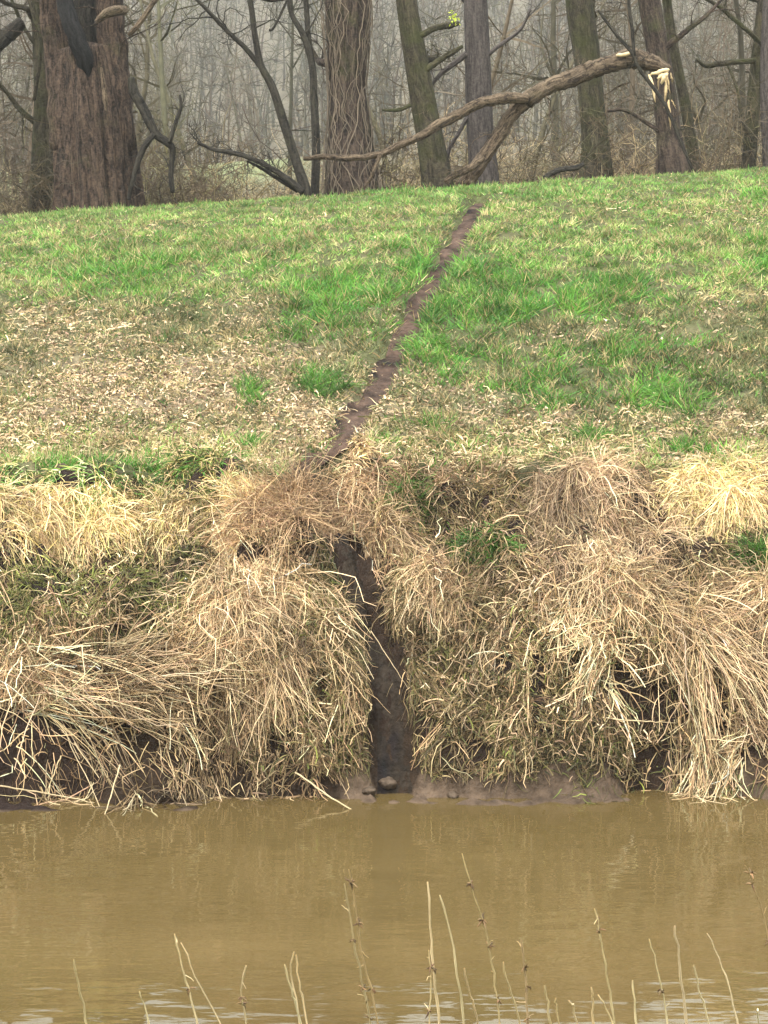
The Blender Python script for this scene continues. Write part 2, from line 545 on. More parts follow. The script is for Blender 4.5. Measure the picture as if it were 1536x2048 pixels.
# ------------------------------------------------------------------ river
def river():
    m = bpy.data.materials.new('silty_brown_water'); m.use_nodes = True
    n = m.node_tree.nodes; l = m.node_tree.links; p = n['Principled BSDF']
    tc = n.new('ShaderNodeTexCoord')
    mp = n.new('ShaderNodeMapping'); mp.inputs['Scale'].default_value = (0.35, 1.0, 1.0)
    l.new(tc.outputs['Object'], mp.inputs['Vector'])
    t = n.new('ShaderNodeTexNoise'); t.inputs['Scale'].default_value = 0.6; t.inputs['Detail'].default_value = 5
    l.new(mp.outputs['Vector'], t.inputs['Vector'])
    r = n.new('ShaderNodeValToRGB')
    r.color_ramp.elements[0].position = 0.3; r.color_ramp.elements[1].position = 0.7
    r.color_ramp.elements[0].color = (0.066, 0.0455, 0.0165, 1); r.color_ramp.elements[1].color = (0.088, 0.061, 0.0235, 1)
    l.new(t.outputs['Fac'], r.inputs['Fac']); l.new(r.outputs['Color'], p.inputs['Base Color'])
    p.inputs['Roughness'].default_value = 0.035; p.inputs['IOR'].default_value = 1.45
    p.inputs['Specular IOR Level'].default_value = 0.5
    mp2 = n.new('ShaderNodeMapping'); mp2.inputs['Scale'].default_value = (0.8, 2.2, 1.0)
    l.new(tc.outputs['Object'], mp2.inputs['Vector'])
    t2 = n.new('ShaderNodeTexNoise'); t2.inputs['Scale'].default_value = 1.3; t2.inputs['Detail'].default_value = 3
    l.new(mp2.outputs['Vector'], t2.inputs['Vector'])
    t3 = n.new('ShaderNodeTexNoise'); t3.inputs['Scale'].default_value = 9.0; t3.inputs['Detail'].default_value = 2
    l.new(mp2.outputs['Vector'], t3.inputs['Vector'])
    b = n.new('ShaderNodeBump'); b.inputs['Strength'].default_value = 0.05; b.inputs['Distance'].default_value = 0.25
    l.new(t2.outputs['Fac'], b.inputs['Height'])
    b2 = n.new('ShaderNodeBump'); b2.inputs['Strength'].default_value = 0.012; b2.inputs['Distance'].default_value = 0.05
    l.new(t3.outputs['Fac'], b2.inputs['Height']); l.new(b.outputs['Normal'], b2.inputs['Normal'])
    l.new(b2.outputs['Normal'], p.inputs['Normal'])
    V = np.array([[-90, 9.0, 0], [90, 9.0, 0], [90, 21.5, 0], [-90, 21.5, 0]], float)
    o = link('river', make_mesh('river', V, [[0, 1, 2, 3]], smooth=False), m)
    tag(o, 'calm silty brown river reflecting the bank', kind='structure')


river()


# ------------------------------------------------------------------ the mud slide
def slide(name, pts, hw, label, cols, lift=0.012, seed=3):
    pts = np.array(pts)
    seg = np.r_[0, np.cumsum(np.linalg.norm(np.diff(pts[:, :2], axis=0), axis=1))]
    s = np.arange(0, seg[-1], 0.05)
    cx = np.interp(s, seg, pts[:, 0]); cy = np.interp(s, seg, pts[:, 1])
    for _ in range(6):
        cx[1:-1] = (cx[:-2] + 2 * cx[1:-1] + cx[2:]) / 4; cy[1:-1] = (cy[:-2] + 2 * cy[1:-1] + cy[2:]) / 4
    tx = np.gradient(cx); ty = np.gradient(cy); L = np.hypot(tx, ty) + 1e-9
    nx_, ny_ = -ty / L, tx / L
    W = np.interp(s / seg[-1], np.linspace(0, 1, len(hw)), hw) * (1 + 0.5 * vn(s * 2.2, s * 0, seed))
    u = np.linspace(-1, 1, 13)
    PX = cx[:, None] + nx_[:, None] * u * W[:, None]; PY = cy[:, None] + ny_[:, None] * u * W[:, None]
    PZ = height(PX, PY) + lift + 0.035 * fbm(PX * 6, PY * 6, seed + 5, 3) * (1 - u * u) - 0.05 * np.abs(u) ** 6
    V = np.stack([PX, PY, PZ], -1).reshape(-1, 3)
    k = len(u); i = (np.arange(len(s) - 1)[:, None] * k + np.arange(k - 1)[None]).ravel()
    Q = np.stack([i, i + 1, i + k + 1, i + k], -1)
    nn = fbm(V[:, 0] * 5, V[:, 1] * 5, seed + 9, 3)
    c = np.array(cols[0])[None] * (0.5 - nn[:, None]) + np.array(cols[1])[None] * (0.5 + nn[:, None])
    o = link(name, make_mesh(name, V, Q, np.clip(c, 0.01, 0.6)), M_MUD)
    tag(o, label, kind='structure')


slide('mud_path', TT, [0.12, 0.15, 0.17, 0.17, 0.17, 0.19, 0.24, 0.30], 'narrow worn mud track running down the grassy embankment', [(0.012, 0.0075, 0.0055), (0.082, 0.052, 0.038)], lift=0.035)
slide('mud_slide', LT, [0.12, 0.15, 0.17, 0.19, 0.2, 0.24], 'wet dark mud slide dropping down the bank into the water', [(0.008, 0.0062, 0.0048), (0.030, 0.0225, 0.0165)], seed=8)

# ------------------------------------------------------------------ grass and litter of the embankment
def slope_cover():
    rng = np.random.default_rng(5)
    n = 42000
    y = 22.5 + (39.6 - 22.5) * rng.random(n); x = (rng.random(n) - 0.5) * 2 * (0.2 * y + 1.4)
    px, py = proj(np.stack([x, y, H(x, y)], -1))
    nz = fbm(x * 1.1, y * 1.1, 71, 4)
    lush = np.clip(zone(px, py, LUSH) * (0.85 + 1.3 * nz + 0.9 * vn(x * 3, y * 3, 75)) + 0.45 * nz - 0.05, 0, 1)
    lt = np.clip(zone(px, py, LITTER) + 0.7 * fbm(x * 2, y * 2, 73, 3), 0, 1)
    lt = lt * (1 - 0.7 * lush)
    keep = rng.random(n) < np.clip(1 - 0.62 * lt, 0.2, 1)
    keep &= vn(x * 4.5, y * 3.6, 319) + 0.5 * vn(x * 11, y * 9, 321) > -0.27
    keep &= seg_dist(x, y, TT) > 0.13 + 0.09 * rng.random(n) * (1 + sstep(600, 400, py))
    x, y, px, py, lush, lt, nz = (a[keep] for a in (x, y, px, py, lush, lt, nz))
    n = len(x)
    bl = rng.integers(5, 10, n)
    idx = np.repeat(np.arange(n), bl); N = len(idx)
    size = (0.075 + 0.080 * lush + 0.045 * rng.random(n))
    size *= np.where(py < 470, 0.8, 1.0) * (1 + 0.9 * vn(x * 2.6, y * 2.6, 317))
    bx = x[idx] + rng.normal(size=N) * 0.05; by = y[idx] + rng.normal(size=N) * 0.05
    root = np.stack([bx, by, H(bx, by) - 0.01], -1)
    lean = rng.normal(size=(n, 2)) * 0.45
    d = np.stack([lean[idx, 0] + rng.normal(size=N) * 0.5, lean[idx, 1] - 0.25 + rng.normal(size=N) * 0.45, np.full(N, 0.75)], -1)
    P = grow(root, d, size[idx] * (0.6 + 0.8 * rng.random(N)), 1, 0.1, 0.12, rng=rng)
    R = taper(0.0070 + 0.0035 * rng.random(N), N, 1, 0.2)
    g1 = np.array([(0.085, 0.215, 0.026), (0.115, 0.245, 0.036), (0.060, 0.175, 0.032)])
    g2 = np.array([(0.150, 0.270, 0.055), (0.22, 0.30, 0.080), (0.095, 0.210, 0.042), (0.38, 0.35, 0.16)])
    g3 = np.array([(0.40, 0.32, 0.165), (0.32, 0.255, 0.13), (0.24, 0.21, 0.10)])
    g4 = np.array([(0.105, 0.115, 0.05), (0.085, 0.11, 0.04), (0.15, 0.15, 0.07)])
    r = rng.random(n)
    pl = np.clip(lush * 1.05, 0, 0.9)
    straw = np.clip(0.18 + 0.45 * sstep(845, 905, py) + 0.25 * lt + 0.5 * nz, 0.03, 0.75)
    dull = sstep(560, 640, py) * (1 - sstep(830, 900, py))
    C = np.where((r < pl)[:, None], g1[rng.integers(0, 3, n)], g2[rng.integers(0, 4, n)])
    r2 = rng.random(n)
    C = np.where(((r >= pl) & (r2 < straw))[:, None], g3[rng.integers(0, 3, n)], C)
    C = np.where(((r >= pl) & (r2 >= straw) & (rng.random(n) < dull))[:, None], g4[rng.integers(0, 3, n)], C)
    top = (1 - sstep(395, 430, py + 0.05 * (px - 768)))[:, None]
    C = C * (1 - 0.5 * top) + 0.5 * top * np.array([0.13, 0.25, 0.06])
    C = C * (1 + 0.75 * vn(x * 4.5, y * 3.5, 311) + 0.6 * vn(x * 1.7, y * 1.7, 313))[:, None]
    C = C[idx] * (1 + rng.normal(size=(N, 1)) * 0.2)
    dead = rng.random(N) < 0.10
    C[dead] = pick(g3, dead.sum(), 0.15, rng)
    bag = Bag(); ribbons(bag, P, R, np.clip(C, 0.01, 0.7), rng)
    o = bag.build('grass', M_GRASS); tag(o, 'short rough winter grass covering the embankment slope', 'grass', kind='stuff')

    # fallen leaves and flattened straw
    n = 125000
    y = 22.6 + (38.6 - 22.6) * rng.random(n); x = (rng.random(n) - 0.5) * 2 * (0.2 * y + 1.4)
    px, py = proj(np.stack([x, y, H(x, y)], -1))
    lush = np.clip(zone(px, py, LUSH), 0, 1)
    lt = np.clip(zone(px, py, LITTER) + 0.9 * fbm(x * 1.6, y * 1.6, 77, 4), 0, 1) * (1 - 0.85 * lush)
    lt = lt * (0.04 + 0.96 * sstep(520, 640, py)) + 0.008
    keep = (rng.random(n) < lt) & ((seg_dist(x, y, TT) > 0.15) | (rng.random(n) < 0.10))
    x, y = x[keep], y[keep]; n = len(x)
    a = rng.random(n) * 2 * math.pi
    Ls = 0.014 + 0.030 * rng.random(n) ** 1.8; Ws = Ls * (0.22 + 0.38 * rng.random(n))
    z = H(x, y) + 0.012 + 0.035 * rng.random(n)
    c = np.stack([x, y, z], -1)
    hx, hy = Hn(x, y)
    nn = np.stack([-hx, -hy, np.ones(n)], -1) + rng.normal(size=(n, 3)) * 0.65
    nn /= np.linalg.norm(nn, axis=-1, keepdims=True)
    u = np.stack([np.cos(a), np.sin(a), np.zeros(n)], -1); u -= (u * nn).sum(-1, keepdims=True) * nn
    u /= np.linalg.norm(u, axis=-1, keepdims=True); w = np.cross(nn, u)
    cu = (rng.random(n)[:, None] * 0.9 + 0.1) * Ls[:, None] * nn
    L_ = Ls[:, None]; W_ = Ws[:, None]
    V = np.stack([c - u * L_ + cu, c - w * W_, c + w * W_, c + u * L_ + cu * 0.6, c - u * L_ * 0.1 + w * W_ * 0.2 + nn * 0.002], 1)
    i = np.arange(n)[:, None] * 5
    T = np.concatenate([i + np.array([[0, 1, 4]]), i + np.array([[0, 4, 2]]), i + np.array([[1, 3, 4]]), i + np.array([[4, 3, 2]])], 1).reshape(-1, 3)
    pal = [(0.40, 0.31, 0.21), (0.30, 0.225, 0.145), (0.50, 0.41, 0.29), (0.24, 0.17, 0.11), (0.12, 0.085, 0.055), (0.19, 0.155, 0.085), (0.42, 0.33, 0.24), (0.08, 0.06, 0.042)]
    C = 1.0 * pick(pal, n, 0.16, rng) * (1 + 0.8 * vn(x * 2.2, y * 1.8, 331))[:, None]
    bag = Bag(); bag.add(V.reshape(-1, 3), None, T, np.repeat(C, 5, 0))
    o = bag.build('fallen_leaves', M_LEAF, smooth=False); tag(o, 'pale dry leaves strewn over the embankment grass', 'leaf litter', kind='stuff')
    # flattened straw lying about
    n = 60000
    y = 22.6 + (36 - 22.6) * rng.random(n) ** 1.1; x = (rng.random(n) - 0.5) * 2 * (0.2 * y + 1.4)
    px, py = proj(np.stack([x, y, H(x, y)], -1))
    w = np.clip(zone(px, py, LITTER) * 0.9 + 0.9 * sstep(800, 880, py) + 0.5 * fbm(x, y, 79, 3) - 0.5 * zone(px, py, LUSH) + 0.05, 0, 1)
    keep = (rng.random(n) < w) & (seg_dist(x, y, TT) > 0.16)
    x, y = x[keep], y[keep]; n = len(x)
    a = rng.normal(size=n) * 0.7 + (rng.random(n) < 0.5) * math.pi
    root = np.stack([x, y, H(x, y) + 0.02], -1)
    d = np.stack([np.cos(a), np.sin(a) * 0.8, np.full(n, 0.55)], -1)
    P = grow(root, d, 0.05 + 0.15 * rng.random(n) ** 1.5, 3, 0.45, 0.35, True, 0.015, rng)
    bag = Bag(); ribbons(bag, P, taper(0.006 + 0.005 * rng.random(n), n, 3, 0.5), pick([(0.52, 0.42, 0.28), (0.40, 0.31, 0.19), (0.29, 0.23, 0.13), (0.16, 0.16, 0.065), (0.48, 0.39, 0.27), (0.13, 0.15, 0.05)], n, 0.18, rng) * (1 + 0.8 * vn(x * 2.2, y * 1.8, 333))[:, None], rng)
    o = bag.build('flattened_straw', M_DEAD); tag(o, 'flattened pale straw at the foot of the embankment', 'straw', kind='stuff')


slope_cover()

# ------------------------------------------------------------------ vegetation of the river bank
TAN = [(0.49, 0.37, 0.225), (0.37, 0.27, 0.16), (0.61, 0.49, 0.32), (0.21, 0.15, 0.088)]
CREAM = [(0.62, 0.50, 0.33), (0.70, 0.59, 0.41), (0.52, 0.40, 0.25), (0.42, 0.31, 0.19)]
YEL = [(0.68, 0.57, 0.28), (0.74, 0.64, 0.36), (0.58, 0.49, 0.20), (0.60, 0.46, 0.26)]
ORG = [(0.34, 0.235, 0.145), (0.26, 0.18, 0.11), (0.42, 0.30, 0.19), (0.18, 0.125, 0.08)]
OLV = [(0.085, 0.078, 0.032), (0.12, 0.10, 0.045), (0.062, 0.062, 0.023), (0.20, 0.16, 0.08)]
DGR = [(0.075, 0.085, 0.026), (0.10, 0.105, 0.036), (0.055, 0.062, 0.022), (0.15, 0.13, 0.06), (0.15, 0.18, 0.045)]
GRN = [(0.06, 0.17, 0.025), (0.085, 0.20, 0.035), (0.055, 0.13, 0.025)]
BRN = [(0.12, 0.085, 0.048), (0.17, 0.122, 0.07), (0.085, 0.061, 0.036), (0.29, 0.22, 0.13)]
PNK = [(0.42, 0.32, 0.205), (0.31, 0.23, 0.15), (0.52, 0.41, 0.28), (0.20, 0.15, 0.10)]


def region_points(reg, n, rng):
    """random photograph pixels inside a slanted ellipse (cx, cy, rx, ry)"""
    cx, cy, rx, ry = reg
    a = rng.random(n) * 2 * math.pi; r = np.sqrt(rng.random(n))
    return cx + rx * r * np.cos(a), cy + ry * r * np.sin(a)


# dark gaps under the overhanging grass (photograph pixels: centre, radii)
HOLES = [(50, 1505, 135, 86), (205, 1530, 140, 84), (340, 1565, 80, 46), (600, 1592, 85, 38), (470, 1568, 40, 40), (1318, 1415, 60, 48), (1232, 1372, 34, 48),
         (930, 1505, 48, 22), (1115, 1545, 40, 18), (505, 1108, 34, 16), (700, 1112, 30, 40), (1330, 1520, 55, 28), (1150, 1320, 14, 22), (235, 1262, 18, 14), (1500, 1530, 36, 30),
         (438, 1450, 13, 100), (1078, 1390, 13, 85), (1442, 1410, 13, 70), (860, 1455, 32, 16), (1010, 1335, 22, 13), (552, 1505, 18, 28), (648, 1385, 10, 42), (300, 1245, 20, 12)]


def strands(bag, reg, n, dirp, L, pal, r=0.006, K=7, spread=0.35, lift=0.45, wander=0.19, grav=0.16, tube=False, jit=0.16, seed=0, tuft=26, clear=0.012, gap=-0.03, rogue=0.14, holes=True, kink=0.13, swirl=1.0, off=0.0, cull=True, dens=0.72):
    """n strands rooted in the ellipse reg of the bank; dirp = (right, down) set-off direction along the ground"""
    rng = np.random.default_rng(seed * 7919 + 13)
    n = int(n * dens); r = r * (0.88 if dens > 0.6 else 1.12)
    k0 = K; K = max(3, round(K * 0.76)); grav = grav * k0 / K
    m = max(1, n // (min(tuft, 7) if tube else tuft))
    px, py = region_points(reg, m, rng)
    C0 = hit(px, py)
    ok = (seg_dist(C0[:, 0], C0[:, 1], LT) > 0.2) | (not cull)
    ok &= vn(C0[:, 0] * 3.2 + seed, C0[:, 1] * 3.2, 301) + 0.5 * vn(C0[:, 0] * 8, C0[:, 1] * 8, 303) > -gap
    C0 = C0[ok]; m = len(C0)
    if m == 0: return
    idx = rng.integers(0, m, n)
    x = C0[idx, 0] + rng.normal(size=n) * 0.045; y = C0[idx, 1] + rng.normal(size=n) * 0.035
    root = np.stack([x, y, H(x, y)], -1)
    hx, hy = Hn(x, y, 0.12)
    if off:
        q_ = 1 / np.sqrt(hx * hx + hy * hy + 1)
        root = root + np.stack([-hx * q_, -hy * q_, q_], -1) * (off * rng.random(n))[:, None]
    tx = np.stack([np.ones(n), np.zeros(n), hx], -1); tx /= np.linalg.norm(tx, axis=-1, keepdims=True)
    td = np.stack([np.zeros(n), -np.ones(n), -hy], -1); td /= np.linalg.norm(td, axis=-1, keepdims=True)
    nn = np.stack([-hx, -hy, np.ones(n)], -1); nn /= np.linalg.norm(nn, axis=-1, keepdims=True)
    ang = math.atan2(dirp[1], dirp[0]) + (rng.normal(size=m) * spread * 1.0)[idx] + rng.normal(size=n) * spread * 0.35
    lf = 0.72 * lift * (0.4 + 1.2 * rng.random(n)) * (0.6 + 0.8 * rng.random(m)[idx])
    zt = C0[:, 2]
    ang = ang + ((2.3 * vn(C0[:, 0] * 2.0, zt * 2.0, 341) + 1.2 * vn(C0[:, 0] * 5, zt * 5, 343)) * swirl)[idx]
    rg = rng.random(n) < (0.05 if tube else rogue)
    ang = np.where(rg, ang + rng.normal(size=n) * 1.3, ang); lf = np.where(rg, lf * 1.8 + 0.1, lf)
    d = tx * np.cos(ang)[:, None] + td * np.sin(ang)[:, None] + nn * lf[:, None]
    wander = wander * (0.7 + 1.3 * rng.random(n) ** 2)
    Ls = (1 - 0.45 * rg) * (L[0] + (L[1] - L[0]) * rng.random(n)) * (0.75 + 0.5 * rng.random(m)[idx])
    P = grow(root, d, Ls, K, wander, grav * (0.6 + 0.8 * rng.random(n)), True, clear, rng, kink)
    # keep the slide and the bare mud shelf at its foot open
    e = P[:, 2:]
    over = (seg_dist(e[..., 0], e[..., 1], LT) < np.where(e[..., 2] < 1.5, 0.19, 0.14)).any(1) & (root[:, 1] < 21.7)
    over |= (seg_dist(e[..., 0], e[..., 1], TT) < 0.15).any(1) & (e[..., 1].max(1) > 22.4)
    qx, _ = proj(P[:, -1])
    low = (P[:, -1, 2] < 0.16) & (qx > 700) & (qx < 1330)
    if holes:
        ax, ay = proj(e)
        inh = np.zeros(n, bool)
        for hx_, hy_, ra, rb in HOLES:
            inh |= (((ax - hx_) / ra) ** 2 + ((ay - hy_) / rb) ** 2 < 1).any(1)
        low |= (inh & (rng.random(n) < 0.975))
    if not cull: over &= False; low &= False
    kp = ~((over & (rng.random(n) < 0.96)) | (low & (rng.random(n) < 0.93)))
    P = P[kp]; idx = idx[kp]; n = len(P)
    if n == 0: return
    C = pick(pal, n, jit, rng) * (1 + 0.16 * rng.normal(size=m)[idx])[:, None]
    mott = 1 + 0.95 * vn(C0[:, 0] * 2.6 + 9, zt * 2.6, 347) + 0.45 * vn(C0[:, 0] * 7, zt * 7, 349)
    C = np.clip(C * (mott * (1 + 0.12 * rng.normal(size=m)))[idx][:, None], 0.012, 0.8)
    rr = r * (0.6 + 0.8 * rng.random(n))
    if tube: tubes(bag, P, taper(rr, n, K, 0.5), C, 3, rng)
    else: ribbons(bag, P, taper(rr, n, K, 0.3), C, rng)


def clump(name, label, cat, specs, group=None, kind=None, mat=None):
    bag = Bag()
    for s in specs: strands(bag, **dict(s, dens=0.41 if kind == 'stuff' else 0.74))
    V = np.concatenate(bag.V)
    if kind == 'stuff':
        o = bag.build(name, mat or M_DEAD)
    else:
        org = np.array([np.median(V[:, 0]), np.median(V[:, 1]), V[:, 2].min()])
        o = bag.build(name, mat or M_DEAD, origin=org)
    return tag(o, label, cat, group, kind)


S = dict
# ground cover of the bank between the big clumps (nobody could count it)
clump('bank_undergrowth', 'dull olive and brown dead grass matting the river bank', 'dead grass', [
    S(reg=(180, 1200, 330, 110), n=7000, dirp=(0.1, 1), L=(0.10, 0.28), pal=DGR, gap=0.6, lift=0.8, spread=1.0, K=4, seed=1),
    S(reg=(330, 1060, 170, 70), n=4500, dirp=(0, 1), L=(0.10, 0.26), pal=DGR + OLV, gap=0.6, lift=0.8, spread=1.0, K=4, seed=2),
    S(reg=(90, 1270, 170, 60), n=2600, dirp=(0.2, 1), L=(0.15, 0.35), pal=BRN + PNK, gap=0.6, lift=0.6, spread=0.9, K=5, seed=3),
    S(reg=(270, 1270, 200, 80), n=3000, dirp=(0.3, 1), L=(0.15, 0.4), pal=BRN + TAN, gap=0.6, lift=0.5, spread=0.9, K=5, seed=4),
    S(reg=(950, 1020, 200, 80), n=6500, dirp=(0.1, 1), L=(0.14, 0.36), pal=OLV + BRN, gap=0.6, lift=0.9, spread=0.9, K=5, seed=5),
    S(reg=(960, 1310, 200, 220), n=11000, dirp=(-0.25, 1), L=(0.12, 0.38), pal=OLV + BRN + TAN[:1], gap=0.6, lift=0.6, spread=1.0, wander=0.25, K=6, seed=6),
    S(reg=(1200, 1450, 260, 120), n=5000, dirp=(0.1, 1), L=(0.15, 0.45), pal=OLV + BRN, gap=0.6, lift=0.5, spread=0.9, K=5, seed=7),
    S(reg=(1460, 1130, 150, 90), n=4500, dirp=(0, 1), L=(0.18, 0.42), pal=OLV + BRN, gap=0.6, lift=0.5, spread=0.5, K=6, seed=8),
    S(reg=(1440, 1330, 180, 180), n=5500, dirp=(0.3, 1), L=(0.2, 0.5), pal=BRN + PNK, gap=0.6, lift=0.5, spread=0.7, K=6, seed=9),
    S(reg=(640, 1160, 60, 90), n=2500, dirp=(0.1, 1), L=(0.15, 0.4), pal=DGR + OLV, gap=0.6, lift=0.5, spread=0.6, K=5, seed=10),
    S(reg=(690, 1330, 50, 180), n=2600, dirp=(0.1, 1), L=(0.2, 0.5), pal=OLV + BRN, gap=0.6, lift=0.4, spread=0.5, K=6, seed=11),
    S(reg=(1300, 1000, 130, 90), n=2800, dirp=(0.1, 1), L=(0.12, 0.35), pal=BRN + PNK, gap=0.6, lift=0.7, spread=0.9, K=5, seed=12),
    S(reg=(850, 945, 190, 26), n=2600, dirp=(0.0, 1), L=(0.12, 0.3), pal=TAN + OLV + BRN, gap=0.6, lift=1.2, spread=0.9, K=5, seed=13),
    S(reg=(1190, 1580, 60, 25), n=900, dirp=(0.2, 1), L=(0.06, 0.2), pal=DGR, gap=0.6, lift=0.7, spread=1.0, K=4, seed=14),
    S(reg=(1130, 1480, 60, 40), n=900, dirp=(0.2, 1), L=(0.08, 0.22), pal=DGR, gap=0.6, lift=0.6, spread=1.0, K=4, seed=15),
    S(reg=(200, 1540, 260, 70), n=1500, dirp=(0.4, 1), L=(0.15, 0.5), pal=BRN, gap=0.6, lift=0.6, spread=1.1, K=5, seed=16),
    S(reg=(120, 968, 330, 42), n=5200, dirp=(0.1, 1), L=(0.10, 0.25), pal=GRN + YEL[:2] + [(0.2, 0.24, 0.06)], gap=0.6, lift=1.0, spread=0.8, K=4, seed=17),
    S(reg=(400, 1250, 480, 300), n=11000, dirp=(0.2, 1), L=(0.05, 0.2), pal=BRN + OLV + TAN[:2], gap=0.35, lift=0.9, spread=1.6, wander=0.3, K=4, seed=71, tuft=8),
    S(reg=(1180, 1250, 420, 310), n=11000, dirp=(-0.1, 1), L=(0.05, 0.2), pal=BRN + OLV + PNK[:2], gap=0.35, lift=0.9, spread=1.6, wander=0.3, K=4, seed=72, tuft=8),
    S(reg=(150, 1230, 260, 110), n=6000, dirp=(0.1, 1), L=(0.08, 0.26), pal=DGR, gap=0.6, lift=1.0, spread=1.2, wander=0.25, K=4, seed=73, tuft=10),
    S(reg=(400, 925, 90, 26), n=2600, dirp=(0, 1), L=(0.10, 0.28), pal=DGR + YEL[2:] + GRN, gap=2, lift=1.0, spread=1.2, wander=0.2, K=4, seed=78),
    S(reg=(760, 955, 80, 18), n=1800, dirp=(0, 1), L=(0.08, 0.2), pal=TAN + ORG, gap=2, lift=0.6, spread=1.2, wander=0.2, K=4, seed=79),
    S(reg=(400, 1230, 480, 260), n=700, dirp=(0.2, 1), L=(0.15, 0.45), pal=CREAM + TAN, gap=0.6, lift=0.9, spread=1.5, wander=0.2, K=6, r=0.006, tube=True, seed=74, tuft=3),
    S(reg=(1180, 1260, 420, 260), n=800, dirp=(0, 1), L=(0.15, 0.5), pal=CREAM + TAN, gap=0.6, lift=0.9, spread=1.5, wander=0.2, K=6, r=0.006, tube=True, seed=75, tuft=3),
    S(reg=(400, 1020, 130, 60), n=3000, dirp=(-0.2, 1), L=(0.12, 0.35), pal=DGR + YEL[2:] + OLV, gap=0.6, lift=0.8, spread=0.9, wander=0.2, K=5, seed=76),
    S(reg=(820, 960, 160, 22), n=3000, dirp=(-0.1, 1), L=(0.10, 0.28), pal=TAN + ORG, gap=0.6, lift=1.0, spread=0.9, wander=0.2, K=5, seed=77),
    S(reg=(724, 898, 30, 18), n=1500, dirp=(0, 1), L=(0.06, 0.16), pal=TAN + BRN + YEL[2:], gap=2, lift=0.8, spread=1.2, K=4, seed=97, cull=False),
    S(reg=(480, 1545, 150, 22), n=1300, dirp=(0, 1), L=(0.12, 0.34), pal=BRN + TAN, gap=0.3, lift=0.6, spread=0.6, K=6, seed=98, holes=False, tuft=8),
    S(reg=(1380, 1555, 170, 22), n=1000, dirp=(0, 1), L=(0.12, 0.32), pal=BRN + TAN + DGR, gap=0.3, lift=0.6, spread=0.7, K=6, seed=99, holes=False, tuft=8),
    S(reg=(950, 1535, 150, 14), n=1200, dirp=(0, 1), L=(0.06, 0.2), pal=BRN + OLV, gap=0.3, lift=0.6, spread=0.9, K=5, seed=100, tuft=8),
    # the bank goes on beyond both edges of the picture
    S(reg=(-190, 1180, 200, 190), n=6500, dirp=(0.1, 1), L=(0.2, 0.6), pal=OLV + TAN + BRN, gap=0.9, lift=0.5, spread=0.7, K=6, seed=91),
    S(reg=(-190, 1400, 210, 130), n=6500, dirp=(0.5, 1), L=(0.3, 0.8), pal=TAN + CREAM[:2] + BRN, gap=0.9, lift=0.5, spread=0.6, K=7, seed=92),
    S(reg=(-180, 1000, 210, 50), n=4000, dirp=(0.1, 1), L=(0.2, 0.5), pal=YEL + TAN, gap=0.9, lift=0.6, spread=0.6, K=6, seed=93),
    S(reg=(1730, 1180, 210, 190), n=6500, dirp=(-0.1, 1), L=(0.2, 0.6), pal=OLV + TAN + BRN, gap=0.9, lift=0.5, spread=0.7, K=6, seed=94),
    S(reg=(1730, 1420, 210, 140), n=6500, dirp=(0.2, 1), L=(0.3, 0.8), pal=TAN + PNK + BRN, gap=0.9, lift=0.5, spread=0.6, K=7, seed=95),
    S(reg=(1720, 985, 210, 60), n=4000, dirp=(-0.2, 1), L=(0.2, 0.5), pal=YEL[2:] + TAN + OLV, gap=0.9, lift=0.6, spread=0.6, K=6, seed=96),
], kind='stuff')

# broken bits lying on top of everything
clump('loose_thatch', 'short broken bits of dead grass lying on the clumps of the bank', 'dead grass', [
    S(reg=(430, 1300, 400, 250), n=6500, dirp=(0.2, 1), L=(0.06, 0.28), pal=BRN + TAN + OLV[:2], gap=0.9, off=0.24, lift=0.2, spread=2.2, wander=0.35, kink=0.3, K=5, seed=81, tuft=3),
    S(reg=(1180, 1270, 400, 280), n=8000, dirp=(-0.1, 1), L=(0.06, 0.28), pal=BRN + PNK + OLV[:2], gap=0.9, off=0.24, lift=0.2, spread=2.2, wander=0.35, kink=0.3, K=5, seed=82, tuft=3),
    S(reg=(640, 1045, 190, 70), n=3000, dirp=(-0.1, 1), L=(0.06, 0.26), pal=ORG + BRN, gap=0.9, off=0.2, lift=0.2, spread=2.0, wander=0.35, kink=0.3, K=5, seed=83, tuft=3),
    S(reg=(600, 1400, 150, 170), n=2500, dirp=(0, 1), L=(0.05, 0.2), pal=OLV + DGR, gap=0.9, off=0.22, lift=0.3, spread=2.0, wander=0.3, K=4, seed=84, tuft=5),
    S(reg=(1150, 1380, 330, 170), n=5000, dirp=(0, 1), L=(0.05, 0.2), pal=OLV + DGR, gap=0.9, off=0.2, lift=0.3, spread=2.0, wander=0.3, K=4, seed=85, tuft=5),
], kind='stuff')

